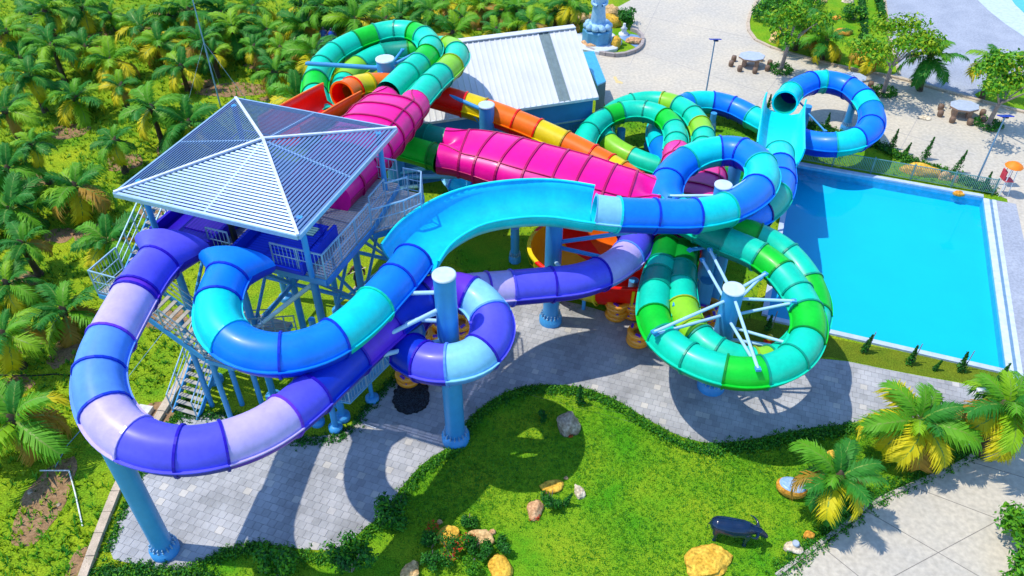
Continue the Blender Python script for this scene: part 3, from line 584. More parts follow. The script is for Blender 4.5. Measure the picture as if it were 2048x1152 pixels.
# columns, braces
cols_ = [(a, b) for a in (-2.6,.4,3.3) for b in (-3.3,-.3,3.1)]
for a, b in cols_:
    q = MB(); q.cyl(TL(a,b,0), TL(a,b,DZ-.3), .15, n=14); c_ = q.build('column', POLE, tower)
    q = MB(); q.lathe(TL(a,b,0), [(.34,0),(.34,.2),(.3,.24),(.17,.28)], 16); q.build('column_base', POLE, c_)
def brace(a, b, r=.07, m=POLE): q = MB(); q.cyl(a, b, r, n=8); return q.build('brace', m, tower)
for b in (-3.3,-.3,3.1):
    for a0_, a1_ in ((-2.6,.4),(.4,3.3)):
        brace(TL(a0_,b,4.2), TL(a1_,b,DZ-.5)); brace(TL(a1_,b,4.2), TL(a0_,b,DZ-.5)); brace(TL(a0_,b,4.2), TL(a1_,b,4.2), .09)
for a in (-2.6,.4,3.3):
    for b0_, b1_ in ((-3.3,-.3),(-.3,3.1)):
        brace(TL(a,b0_,4.2), TL(a,b1_,4.2), .09)
        if a > -2: brace(TL(a,b0_,.6), TL(a,b1_,4.2)); brace(TL(a,b1_,4.2), TL(a,b0_,DZ-.5))
brace(TL(-2.6,-.3,4.2), TL(-2.6,3.1,DZ-.6), .09, STRUT); brace(TL(-2.6,3.1,4.3), TL(-2.6,-.3,2.0), .09); brace(TL(-2.6,3.1,.5), TL(-2.6,-.3,4.2), .08)
for i, (a, b, z) in enumerate(((-3.9,-2.6,5.2),(-3.4,-1.4,5.0),(-3.3,-.4,4.8),(-4.6,-1.0,5.0))):
    q = MB(); q.cyl(TL(a,b,0), TL(a,b,z), .11, n=12); q.build('stair_post', POLE, tower)
# stairs
def stairs(p0, p1, width, n, parent, name='stair_flight'):
    d = p1-p0; hd = Vector((d.x, d.y, 0)); s_ = hd.normalized().cross(Vector((0,0,1)))*(width/2); root = None
    for sg in (-1, 1):
        q = MB(); q.bar(p0+s_*sg-Vector((0,0,.1)), p1+s_*sg-Vector((0,0,.1)), .06, .24); st = q.build('stringer', POLE, parent)
        a, b = p0+s_*sg, p1+s_*sg; q = MB(); u = Vector((0,0,1))
        q.bar(a+u*1.05, b+u*1.05, .045); q.bar(a+u*.7, b+u*.7, .03); q.bar(a+u*.38, b+u*.38, .03)
        q.build('hand_rail', STEEL, st)['kind'] = 'stuff'
        for k in range(5):
            q = MB(); p = a.lerp(b, k/4); q.bar(p-u*.05, p+u*1.07, .045); q.build('post', STEEL, st)
    for i in range(n):
        p = p0.lerp(p1, (i+.5)/n); q = MB(); q.box(p, (width-.06, hd.length/n*.72, .04), rz=math.atan2(hd.y, hd.x)-math.pi/2); q.build('tread', DECK, parent)
def landing(a0_, a1_, b0_, b1_, z):
    q = MB(); q.prism([tuple(TL(a,b,0).to_2d()) for a, b in ((a0_,b0_),(a0_,b1_),(a1_,b1_),(a1_,b0_))], z-.08, z); l_ = q.build('landing', DECK, tower)
    for e in (((a0_,b0_),(a0_,b1_)),((a0_,b1_),(a1_,b1_)),((a1_,b1_),(a1_,b0_)),((a1_,b0_),(a0_,b0_))):
        q = MB(); q.bar(TL(*e[0],z-.14), TL(*e[1],z-.14), .07, .2); q.build('edge_beam', POLE, l_)
    return l_
stairs(TL(-1.0,-4.45,DZ), TL(-3.5,-4.45,6.7), 1.15, 9, tower); l1 = landing(-4.95,-3.5,-5.05,-3.85,6.7)
railing(T3_([(-3.5,-5.05),(-4.95,-5.05),(-4.95,-3.85)], 6.7), tower)
stairs(TL(-4.3,-3.85,6.7), TL(-4.3,-.9,4.6), 1.3, 12, tower); l2 = landing(-4.95,-3.4,-.9,.4,4.6); railing(T3_([(-4.95,-.9),(-4.95,.4),(-3.4,.4)], 4.6), tower)
stairs(TL(-3.4,-.3,4.6), TL(-.8,-.3,2.5), 1.2, 11, tower); l3 = landing(-1.6,-.3,-3.9,-.3,2.5)
stairs(TL(-1.5,-3.35,2.5), TL(-4.75,-3.35,.05), 1.25, 13, tower)
# service ramp panel in front of the ring
q = MB(); rp = [P(660,800,1.2), P(700,806,1.2), P(800,706,1.6), P(770,690,1.6)]; q.add(rp, [(0,1,2,3)]); q.add([v-Vector((0,0,.08)) for v in rp], [(3,2,1,0)])
for i in range(4): a, b = rp[i], rp[(i+1)%4]; q.add([a, b, b-Vector((0,0,.08)), a-Vector((0,0,.08))], [(3,2,1,0)])
walk = thing('walkway', 'grey blue raised walkway beside the violet tube, left of the ring', 'walkway', P(690,860)); q.build('walk_plate', mat('walk_blue', '6FB4DC', rough=.5), walk)
railing([P(700,806,1.2), P(800,706,1.6)], walk); railing([P(660,800,1.2), P(700,806,1.2)], walk)
for p_ in ((672,858),(636,846),(745,800),(700,790)):
    b = P(*p_); q = MB(); q.cyl(b, b+Vector((0,0,1.2 if p_[0] != 672 else 6.4)), .1 if p_[0] != 672 else .13, n=12); q.build('leg', POLE, walk)
    q = MB(); q.lathe(b, [(.3,0),(.3,.2),(.16,.26)], 16); q.build('leg_base', POLE, walk)

# ------------------------------------------------------------------ shed with white ribbed roof
er, el, rr = P(1197,194,4.2), P(800,252,4.2), P(1149,54,6.0)
rl = rr + (el-er); shed = thing('shed', 'blue walled shed with a white ribbed metal roof behind the slides', 'shed', Vector((er.x, er.y, 0)))
WR = mat('white_roof_sheet', (.70,.71,.72), rough=.4, var=.05, scale=.6, metal=.1); WALLB = mat('shed_wall', '2E7FBE', rough=.6, var=.1, scale=.7)
nrm = (el-er).cross(rr-er).normalized(); nrm = nrm if nrm.z > 0 else -nrm
NB = 34
for k in range(NB):
    t0, t1 = k/NB, (k+1)/NB; a, b, c, d = er.lerp(el,t0), er.lerp(el,t1-.0006), rr.lerp(rl,t1-.0006), rr.lerp(rl,t0); q = MB()
    e_ = t0+(t1-t0)*.22; a1_, d1_ = er.lerp(el,e_), rr.lerp(rl,e_)
    q.add([a+nrm*.05, a1_+nrm*.05, d1_+nrm*.05, d+nrm*.05], [(0,1,2,3)]); q.add([a1_, b, c, d1_], [(0,1,2,3)]); q.add([a1_+nrm*.05, a1_, d1_, d1_+nrm*.05], [(0,1,2,3)])
    q.add([b, b-nrm*.04, c-nrm*.04, c], [(0,1,2,3)]); q.add([a+nrm*.05, a-nrm*.04, b-nrm*.04, b, a1_, a1_+nrm*.05], [(0,1,2,3,4,5)])
    q.build('roof_sheet', mat('skylight_sheet', (.20,.27,.27), rough=.35) if k in (5, 6) else WR, shed)
q = MB(); q.bar(rr+nrm*.06, rl+nrm*.06, .5, .06); q.build('ridge_cap', WR, shed)
q = MB(); q.bar(er-Vector((0,0,.06)), el-Vector((0,0,.06)), .12, .16); q.build('gutter', mat('gutter_white', 'D5DEE6', rough=.4), shed)
ins = (rr-er); ins = Vector((ins.x, ins.y, 0)).normalized()*.25; along = (el-er).normalized()
w0, w1 = er+ins+along*.25, el+ins; fl = lambda v, z: Vector((v.x, v.y, z)); bk = (rr-er); bk = Vector((bk.x, bk.y, 0))
q = MB(); q.add([fl(w0,0), fl(w1,0), fl(w1,4.2), fl(w0,4.2)], [(0,1,2,3)]); wall = q.build('front_wall', WALLB, shed)
q = MB(); q.add([fl(w0,0), fl(w0+bk,0), fl(w0+bk,5.9), fl(w0,4.15)], [(3,2,1,0)]); q.build('gable_wall', WALLB, shed)
q = MB(); q.add([fl(w0+bk*.96,0), fl(w1+bk*.96,0), fl(w1+bk*.96,5.85), fl(w0+bk*.96,5.85)], [(3,2,1,0)]); q.add([fl(w1,0), fl(w1+bk*.96,0), fl(w1+bk*.96,5.8), fl(w1,4.1)], [(0,1,2,3)]); q.build('rear_wall', WALLB, shed)
out = -ins.normalized()*.03
q = MB(); q.bar(fl(w0,2.7)+out, fl(w1,2.7)+out, .05, .1); q.build('wall_band', STEEL, wall)
for k in range(9):
    p_ = fl(w0,0).lerp(fl(w1,0), (k+.5)/9)
    for j, zc in enumerate((1.35,)):
        q = MB(); q.box(p_+out+Vector((0,0,zc)), (1.15,.04,2.4), rz=math.atan2(along.y, along.x)); pn = q.build('wall_panel', mat('wall_panel', '2873A8', rough=.55, var=.1), wall)
        q = MB()
        for s_ in range(10): q.box(p_+out*2.2+Vector((0,0,zc-1.0+s_*.2)), (1.05,.03,.04), rz=math.atan2(along.y, along.x))
        q.build('louvre', mat('louvre', '3C8DC2', rough=.5), pn)['kind'] = 'stuff'
q = MB(); n0 = P(1195,170,2.9); lt = [P(1164,104,3.2), P(1188,102,2.9), P(1212,162,2.9), P(1194,170,3.2)]
q.add(lt, [(3,2,1,0)]); q.add([v-Vector((0,0,.1)) for v in lt], [(0,1,2,3)])
for i in range(4): a, b = lt[i], lt[(i+1)%4]; q.add([a, b, b-Vector((0,0,.1)), a-Vector((0,0,.1))], [(0,1,2,3)])
q.build('lean_to_roof', mat('leanto_cyan', '3FB3DC', rough=.4), shed)
q = MB()
for i in (1, 2): a, b = lt[i], lt[(i+1)%4]; c = Vector((0,0,.12)); q.add([fl(a,0), fl(b,0), b-c, a-c], [(0,1,2,3)])
q.build('lean_to_wall', mat('leanto_wall', '1C6A74', rough=.6), shed)

# ------------------------------------------------------------------ coconut palms
def frond_mesh(name, L, droop, seed, leaf, stem):
    rnd = random.Random(seed); q = MB(); n = 13; pts = []; ang = .35; p = Vector((0,0,0))
    for i in range(n+1):
        pts.append(p.copy()); p = p + Vector((0, math.cos(ang), math.sin(ang)))*(L/n); ang -= droop*(.35+1.3*i/n)/n
    for i in range(n):
        w = .022*(1-i/n)+.006; a, b = pts[i], pts[i+1]
        q.add([a+Vector((-w,0,0)), a+Vector((w,0,0)), b+Vector((w*.85,0,0)), b+Vector((-w*.85,0,0))], [(0,1,2,3)], 1); q.add([a+Vector((-w,0,-.02)), a+Vector((w,0,-.02)), b+Vector((w*.85,0,-.02)), b+Vector((-w*.85,0,-.02))], [(3,2,1,0)], 1)
    m = 34
    for k in range(m):
        t = .14+.86*k/m; i = min(int(t*n), n-1); p = pts[i].lerp(pts[i+1], t*n-i); tg = (pts[i+1]-pts[i]).normalized(); up = Vector((1,0,0)).cross(tg)
        ll = L*.36*math.sin(math.pi*(.10+.86*t))**.55*rnd.uniform(.8,1.1)
        for sg in (-1, 1):
            d = (Vector((sg,0,0))*.80 + tg*(.45+.5*t) + up*rnd.uniform(-.15,.2)).normalized(); w = tg*.021
            mid = p+d*ll*.55+Vector((0,0,-.04*ll)); tip = p+d*ll+Vector((0,0,-.45*ll*rnd.uniform(.4,1.5)))
            q.add([p-w*.6, p+w*.6, mid+w, mid-w], [(0,1,2,3) if sg > 0 else (3,2,1,0)]); q.add([mid-w, mid+w, tip], [(0,1,2) if sg > 0 else (2,1,0)])
    return q.mesh(name, [leaf, stem])
STEM = mat('frond_rib', (.16,.28,.02), rough=.5)
def leafmat(name, c, d):
    m = mat(name, c, rough=.6, col2=d, scale=1.2, spec=.3)
    nt = m.node_tree; b = nt.nodes['Principled BSDF']; tl = nt.nodes.new('ShaderNodeBsdfTranslucent'); mx = nt.nodes.new('ShaderNodeMixShader'); mx.inputs[0].default_value = .22
    src = b.inputs['Base Color'].links[0].from_socket; nt.links.new(src, tl.inputs[0]); nt.links.new(b.outputs[0], mx.inputs[1]); nt.links.new(tl.outputs[0], mx.inputs[2]); nt.links.new(mx.outputs[0], nt.nodes['Material Output'].inputs[0]); return m
FD = leafmat('frond_dark', (.05,.28,.018), (.015,.15,.014)); FM = leafmat('frond_mid', (.17,.43,.01), (.06,.29,.012)); FB = leafmat('frond_bright', (.30,.52,.008), (.17,.40,.008)); FY = leafmat('frond_yellow', (.80,.62,.008), (.50,.50,.008)); FO = leafmat('frond_dry', (.50,.26,.02), (.30,.2,.03))
GRN = [frond_mesh('frond', 1.0, dr, s_, m_, STEM) for s_, (dr, m_) in enumerate(((1.0,FD),(1.3,FD),(1.5,FM),(1.2,FM),(1.7,FM),(1.4,FB)))]
YEL = [frond_mesh('frond', 1.0, 1.8, 21, FY, STEM), frond_mesh('frond', 1.0, 2.1, 22, FY, STEM), frond_mesh('frond', 1.0, 2.0, 23, FO, STEM)]
def trunk_mesh(h, r):
    q = MB(); prof = []; n = max(4, int(h/.14))
    for i in range(n+1):
        t = i/n; rr_ = r*(1.25-.5*t)+(.22*r if t < .06 else 0); prof += [(rr_*1.06, t*h), (rr_*.94, t*h+h/n*.5)]
    q.lathe((0,0,0), prof[:-1], 9); q.lathe((0,0,h-.25), [(r*.8,0),(r*1.5,.15),(r*1.2,.4),(.02,.6)], 9); return q.mesh('trunk', TRUNK)
TRUNKS = {h: trunk_mesh(h, .15) for h in (1.2,1.8,2.4,3.0,3.6)}
def palm(px, py, h, L, label, group=None, seed=0, yellow=.22, n=None, name='coconut_palm'):
    """px,py: photo pixel of the crown's heart at height h"""
    rnd = random.Random(seed*13+5); c = P(px, py, h); root = thing(name, label, 'palm tree', Vector((c.x, c.y, 0)), group)
    hk = min(TRUNKS, key=lambda k: abs(k-h)); tr_ = inst('trunk', TRUNKS[hk], root, (0,0,0), (rnd.uniform(-.08,.08), rnd.uniform(-.08,.08), rnd.random()*6), (1,1,h/hk))
    n = n or rnd.randint(12, 17)
    for k in range(n):
        t = k/(n-1); az = k*2.39996+rnd.uniform(-.25,.25); el = math.radians(72-100*t**.85+rnd.uniform(-9,9))
        y = t > 1-yellow*1.6 and rnd.random() < .72
        me = rnd.choice(YEL) if y else rnd.choice(GRN[:2] if rnd.random() < .45 else GRN[2:])
        R_ = Matrix.Rotation(az, 4, 'Z') @ Matrix.Rotation(el-.35, 4, 'X') @ Matrix.Rotation(rnd.uniform(-.5,.5), 4, 'Y')
        o = inst('frond', me, root, (0,0,h), R_.to_euler(), L*rnd.uniform(.82,1.08)*(.72+.28*min(1,t*3)))
    return root
GROVE = 'young coconut palms of the grove'
gl_ = [(92,22),(165,14),(222,30),(283,58),(338,34),(372,22),(442,30),(462,52),(362,134),(302,216),(150,196),(102,92),(14,64),(12,222),(222,124),(240,172),(402,84),(60,150),(425,108),(40,118),(170,95),(320,88),(60,30),
  (228,282),(150,372),(64,288),(375,246),(14,338),(20,420),
  (48,486),(214,482),(128,622),(14,568),(8,668),
  (466,60),(534,62),(560,96),(606,54),(628,106),(552,146),(592,196),(642,14),(602,14),(745,16),(710,40),(505,14),(690,14),(505,95),(770,40),
  (800,34),(862,22),(908,66),(924,38),(1012,22),(1038,24),(1112,22),(962,14),(888,8),(990,62),(830,14),(1140,6),(1060,48),(850,52)]
ORD = ['first','second','third','fourth','fifth','sixth','seventh','eighth','ninth','tenth','eleventh','twelfth','thirteenth','fourteenth','fifteenth','sixteenth','seventeenth','eighteenth','nineteenth','twentieth']
bands = [(-50,26),(26,50),(50,80),(80,112),(112,160),(160,205),(205,260),(260,350),(350,450),(450,530),(530,700)]
def plabel(x, y):
    k = next(i for i, b_ in enumerate(bands) if b_[0] <= y < b_[1]); row = sorted(p[0] for p in gl_ if bands[k][0] <= p[1] < bands[k][1])
    return 'young grove palm, %s from left in the %s row from the top' % (ORD[row.index(x)], ORD[k])
for i, (x, y) in enumerate(gl_):
    rnd = random.Random(i); hh = rnd.choice((1.4,1.8,2.2,2.7)) if y < 300 else rnd.choice((1.3,1.7,2.1)); LL = rnd.choice((1.6,1.9,2.1,2.3,2.5,2.75))
    palm(x, y, hh, LL, plabel(x, y), GROVE, seed=i, yellow=rnd.choice((.15,.25,.35)))
palm(28, 838, 2.0, 2.6, 'bright green palm with drooping yellow fronds at the left edge, left of the lavender loop', seed=201, yellow=.4)
palm(1678, 955, 2.4, 1.95, 'large palm on the lawn right of the half-stone planter', seed=202, yellow=.35, n=20)
palm(1838, 842, 2.3, 2.35, 'palm beside the paving, left of the white curved lamp', seed=203, yellow=.35, n=19)
palm(2018, 812, 3.0, 2.3, 'palm at the right edge near the pool corner', seed=204, yellow=.3, n=19)
palm(1864, 112, 2.6, 2.3, 'palm standing alone on the grey forecourt', seed=205, yellow=.3)
palm(1992, 128, 2.6, 2.4, 'palm in the corner garden, left of the leafy tree', seed=206, yellow=.3)
palm(1602, 50, 2.0, 2.4, 'palm on the garden island, nearest to its rounded end', seed=207, yellow=.25)
palm(1655, 78, 1.6, 2.2, 'small palm in the middle of the garden island', seed=208, yellow=.25)
palm(1742, 100, 1.8, 2.0, 'small palm on the garden island close to the forecourt', seed=209, yellow=.4)

# ------------------------------------------------------------------ leafy trees, shrubs, hedges
def leaf_quads(q, c, rad, n, size, rnd, mis, shell=.55, flat=0):
    c = Vector(c)
    for _ in range(n):
        d = Vector((rnd.gauss(0,1), rnd.gauss(0,1), rnd.gauss(0,1))).normalized(); r = shell+(1-shell)*rnd.random()
        p = c + Vector((d.x*rad[0], d.y*rad[1], d.z*rad[2]))*r
        nn = (d*1.1+Vector((rnd.gauss(0,.6), rnd.gauss(0,.6), rnd.gauss(.35,.6)))).normalized(); t = nn.cross(Vector((rnd.random()-.5, rnd.random()-.5, rnd.random()-.5))).normalized(); b = nn.cross(t)
        s_ = size*rnd.uniform(.6,1.3)
        q.add([p-t*s_, p+b*s_*.5, p+t*s_, p-b*s_*.5], [(0,1,2,3)], rnd.choice(mis))
LM = [leafmat('tree_leaf_%d' % i, c, d) for i, (c, d) in enumerate((((.018,.15,.014),(.008,.08,.01)),((.05,.26,.01),(.02,.17,.01)),((.14,.38,.006),(.07,.28,.006)),((.34,.46,.005),(.22,.38,.005))))]
def shrub(name, label, px, r, h, n, size, seed, mis=(0,0,1,1,2), cat='shrub', group=None, stems=5, clumps=9):
    rnd = random.Random(seed); b = P(*px); root = thing(name, label, cat, b, group); q = MB()
    for k in range(stems):
        a = rnd.random()*6.28; q.cyl(b+Vector((math.cos(a)*.08, math.sin(a)*.08, 0)), b+Vector((math.cos(a)*r*.5, math.sin(a)*r*.5, h*rnd.uniform(.5,.9))), .03, .012, n=5, cap=False)
    q.build('stem', BARK, root); q = MB()
    for k in range(clumps):
        a = rnd.random()*6.28; rr_ = r*rnd.uniform(.15,.72); z = h*rnd.uniform(.3,.82)
        leaf_quads(q, b+Vector((math.cos(a)*rr_, math.sin(a)*rr_, z)), (r*.42, r*.42, h*.26), n//clumps, size, rnd, mis, .35)
    q.build('crown', LM, root); return root
shrub('leafy_shrub', 'dark leafy shrub at the lawn edge, nearest to the base of the tall pole', (790,1045), .95, 1.5, 1500, .085, 1, stems=6)
shrub('leafy_shrub', 'leafy shrub beside the paving, right of the one with a yellow shoot', (702,1140), 1.0, 1.5, 1500, .085, 2)
shrub('leafy_shrub', 'leafy shrub with a yellow shoot at the bottom edge of the paving', (560,1148), .95, 1.35, 1500, .085, 3, mis=(0,1,1,2,2))
def tree(label, base, crown, th, cr, seed, mis, n=2600, size=.14):
    rnd = random.Random(seed); b = P(*base); c = P(*crown, th); root = thing('leafy_tree', label, 'tree', b); q = MB()
    fork = b.lerp(Vector((c.x, c.y, th)), .42); fork.z = th*.48; q.cyl(b, fork, .17, .12, n=9)
    ends = []
    for k in range(8):
        a = rnd.random()*6.28; e = Vector((c.x, c.y, th))+Vector((math.cos(a)*cr*rnd.uniform(.3,.85), math.sin(a)*cr*rnd.uniform(.3,.85), rnd.uniform(-.8,.8))); md = fork.lerp(e, .5)+Vector((0,0,.3))
        q.cyl(fork, md, .07, .045, n=6, cap=False); q.cyl(md, e, .045, .02, n=6, cap=False); ends += [e, md.lerp(e, .6)+Vector((rnd.uniform(-.6,.6), rnd.uniform(-.6,.6), .2))]
    q.build('trunk', BARK, root); q = MB()
    for e in ends: leaf_quads(q, e, (cr*.40, cr*.40, cr*.22), n//len(ends), size, rnd, mis, .2)
    q.build('crown', LM, root); pl = MB()
    for k in range(420):
        a = rnd.random()*6.28; r_ = rnd.uniform(.45,.92); p = b+Vector((math.cos(a)*r_, math.sin(a)*r_, rnd.uniform(.05,.34))); leaf_quads(pl, p, (.08,.08,.06), 3, .07, rnd, (0,1,1))
    hd = pl.build('ring_hedge', LM, root); hd['kind'] = 'stuff'
    return root
tree('sparse tree with pale trunk in a round hedge beside the octagonal table', (1561,142), (1592,42), 4.6, 2.6, 11, (1,2,2,3))
tree('yellow-green tree in a round hedge leaning over the grey forecourt', (1766,187), (1800,78), 4.4, 3.3, 12, (2,2,3,3), n=3800)
tree('bright leafy tree in a round hedge at the right edge of the plaza', (1974,252), (2026,160), 4.2, 2.8, 13, (1,2,2,3), n=3000)
def crown_only(label, px, r, h, seed, mis, n=900, size=.13): return shrub('bushy_plant', label, px, r, h, n, size, seed, mis, 'bush', stems=6)
crown_only('light green bush at the bottom right corner beside the concrete path', (2040,1075), 1.5, 2.0, 31, (1,2,2), 2200, .1)
crown_only('light green bush at the bottom right corner, lower one', (2035,1165), 1.3, 1.7, 32, (1,2,2), 2000, .1)
for i, (x, y, r_) in enumerate(((1530,40,1.3),(1560,20,1.5),(1620,20,1.4),(1630,90,1.0),(1705,40,1.2))):
    crown_only(['round bush at the tip of the garden island','dark bush behind the tip of the garden island','bush at the top of the garden island','low bush among the island palms','tall bush by the island hedge row'][i], (x, y), r_, 1.5, 40+i, (0,1,2), 900, .12)
crown_only('tall grassy bush beside the robed statue', (1252,52), 1.1, 1.3, 51, (0,1,1), 900, .12)
crown_only('dark bushy tree between the palms, above the tower roof', (640,52), 2.4, 3.4, 52, (0,1,1,2), 2600, .15); crown_only('dark bushy tree among palms near the blue and white figures', (700,38), 2.2, 3.0, 53, (0,1,1), 2000, .15)
def cone_shrub(label, px, h, seed, lean=0, stake=False, group='small conical shrubs'):
    rnd = random.Random(seed); b = P(*px); root = thing('conical_shrub', label, 'shrub', b, group); q = MB()
    q.cyl(b, b+Vector((0,0,h*.4)), .03, n=5); q.build('stem', BARK, root); q = MB()
    for k in range(10):
        t = k/9; leaf_quads(q, b+Vector((lean*t, 0, h*(.12+.86*t))), (h*.22*(1-t*.85),)*2+(h*.08,), 42, .055+.02*(1-t), rnd, (0,0,1), .3)
    q.build('crown', LM, root)
    if stake: q = MB(); q.bar(b+Vector((.22,.1,0)), b+Vector((.3,.15,1.15)), .03); q.build('stake', BARK, root)
for i, (p_, h_, st, lb) in enumerate((((1727,704),1.1,1,'conical shrub in the verge, nearest to the big green loop'),((1818,728),1.15,1,'conical shrub second from the green loop along the pool verge'),((1920,742),1.2,1,'conical shrub third from the green loop along the pool verge'),((1998,762),1.1,0,'conical shrub at the pool corner beside the edge palm'),((1534,662),1.0,1,'conical shrub seen through the big green loop'),((1868,740),.6,0,'lowest shrub on the pool verge'),
    ((1650,262),1.3,0,'conical shrub inside the far blue ring'),((1782,298),1.4,0,'conical shrub just right of the far blue ring'),((1848,318),1.5,0,'conical shrub behind the large yellow boulder'),((1910,345),1.5,0,'conical shrub between the boulders and the lamp post'),((1966,382),1.3,0,'conical shrub at the end of the pool fence'),((1534,222),1.2,0,'conical shrub behind the far cyan trough'),((1495,250),1.3,0,'dark conical shrub under the far blue tube'),((1512,292),1.4,0,'conical shrub left of the far cyan trough'),
    ((1159,808),1.2,0,'conical shrub above the grey boulder at the lawn edge'),((1130,1010),.75,0,'conical shrub among the three pale stones'),((1810,308),.8,0,'small shrub right of the far blue ring by the plaza'),((1745,290),1.0,0,'dark shrub under the right edge of the far blue ring'))):
    cone_shrub(lb, p_, h_, 60+i, stake=bool(st), lean=random.uniform(-.1,.25))
# ground-cover hedges along the lawn and paving edges (uncountable)
def border(name, label, line, n, w, h, size, seed, mis, cat='hedge'):
    rnd = random.Random(seed); pts = [s_[0] for s_ in spline([P(*p) for p in line], .2)]; q = MB()
    for _ in range(n):
        p = rnd.choice(pts)+Vector((rnd.gauss(0,w), rnd.gauss(0,w), 0)); hh = h*rnd.uniform(.4,1.2); leaf_quads(q, p+Vector((0,0,hh*.5)), (.12,.12,hh*.5), 6, size, rnd, mis, .3)
    o = q.build(name, LM); return tag(o, label, cat, kind='stuff')
border('border_plants', 'low green border plants along the curved lawn edge', [(372,1150),(430,1118),(520,1098),(640,1118),(700,1104),(745,1062),(775,1040),(818,978),(860,932),(915,898),(950,842),(1006,800),(1065,782),(1150,784),(1225,808),(1284,846),(1350,884),(1420,902)], 3600, .13, .22, .05, 71, (0,1,1,2,2))
border('border_plants', 'low green border plants along the far paving edge by the palms', [(1420,902),(1500,893),(1600,874),(1720,858),(1800,852),(1960,846)], 2000, .16, .28, .055, 72, (0,1,1,2))
border('border_plants', 'ground cover between the concrete path and the lawn', [(1560,1140),(1690,1040),(1740,1000),(1900,925),(1975,886)], 1500, .2, .16, .05, 73, (0,1,1,2))
border('border_plants', 'row of dark hedge across the garden island', [(1722,0),(1724,30),(1728,62),(1720,96)], 900, .12, .6, .09, 74, (0,0,0,1))
border('border_plants', 'hedge line along the forecourt side of the island', [(1754,0),(1760,20),(1764,40)], 600, .12, .6, .09, 75, (0,0,1))
border('border_plants', 'weeds growing along the stone edging wall', [(215,1100),(265,985),(320,890),(368,806),(410,740)], 700, .1, .14, .05, 76, (0,1,1,2))
border('border_plants', 'low plants along the plaza edge behind the pool fence', [(1560,240),(1640,258),(1752,292),(1800,316),(1890,348),(1980,384)], 1800, .25, .35, .07, 77, (0,0,1,2))
border('border_plants', 'shaded plants along the tower side of the paving', [(350,836),(440,832),(500,846),(600,882),(690,868),(745,806),(800,752)], 900, .15, .14, .05, 78, (0,0,1))
border('border_plants', 'low shrubs and weeds at the bottom left corner', [(190,1150),(260,1146),(330,1152),(420,1160)], 900, .2, .2, .055, 79, (0,0,1,2))
# meadow tufts (uncountable)
def tufts(name, label, n, region, size, seed, mis=(0,1,1,2), excl=()):
    rnd = random.Random(seed); q = MB(); k = 0; pl = [tuple(p) for p in region]; x0, x1 = min(p[0] for p in pl), max(p[0] for p in pl); y0, y1 = min(p[1] for p in pl), max(p[1] for p in pl); tries = 0
    while k < n and tries < n*12:
        tries += 1; x, y = rnd.uniform(x0, x1), rnd.uniform(y0, y1)
        if noise.noise(Vector((x*.22, y*.22, seed))) < rnd.uniform(-.55,.35) or not inside(x, y, pl) or any(inside(x, y, e) for e in excl): continue
        k += 1; s_ = size*rnd.uniform(.5,1.4); mi = rnd.choice(mis)
        for j in range(4):
            a = rnd.random()*6.28; d = Vector((math.cos(a), math.sin(a), 0)); sd_ = Vector((-d.y, d.x, 0))*s_*.16; b = Vector((x, y, .0))+d*.02; tip = b+d*s_*rnd.uniform(.3,.9)+Vector((0,0,s_*rnd.uniform(.5,1.0)))
            q.add([b-sd_, b+sd_, tip], [(0,1,2)], mi)
    o = q.build(name, LM); return tag(o, label, 'grass', kind='stuff')
pathl = [tuple(p) for p in path_poly]
grove_r = poly([(-200,1200),(-200,-60),(1260,-60),(1150,60),(660,130),(600,260),(400,560),(400,700),(205,1100),(160,1200)])
tufts('meadow_grass', 'tall wild grass between the palms', 26000, grove_r, .22, 5, (1,2,2,3,3,3))
tufts('lawn_tufts', 'short grass of the front lawn', 24000, [P(*p).to_2d() for p in lawn_px], .085, 6, (1,2,2))
tufts('lawn_tufts', 'short grass under the far slides', 7000, poly([(1215,240),(1440,216),(1752,284),(1990,388),(1590,322),(1500,640),(1280,640),(1010,597),(860,500),(800,330)]), .12, 7, (0,1,2))
# bare soil
def blob(name, px, rx, ry, seed, m=DIRT, z=.014):
    rnd = random.Random(seed); c = P(*px); pts = []
    for k in range(28):
        a = 2*math.pi*k/28; r_ = 1+.28*noise.noise(Vector((math.cos(a)*1.3+seed, math.sin(a)*1.3, 0)))+rnd.uniform(-.05,.05); pts.append(Vector((c.x+math.cos(a)*rx*r_, c.y+math.sin(a)*ry*r_)))
    return sheet(name, pts, z, m)
for i, (x, y, rx, ry) in enumerate(((90,1005,.9,1.9),(130,700,.7,1.1),(330,640,1.0,.8),(320,825,.9,.6),(470,180,2.6,1.1),(350,24,1.6,.9),(140,262,1.2,1.0),(250,325,1.1,1.1),(70,360,1.2,.7),(190,470,1.2,1.0),(40,690,.9,.6),(300,60,1.4,.8),(340,300,.9,.9),(525,130,1.3,.7),(165,1130,.5,.9),(40,560,1.0,.7),(980,55,1.6,.7),(560,195,1.4,.7),(400,168,1.2,.7),(85,60,1.4,.8),(200,70,1.2,.7),(305,425,.9,.6),(120,470,.9,.7),(30,770,.8,.6))):
    blob('soil_patch', (x, y), rx, ry, i)

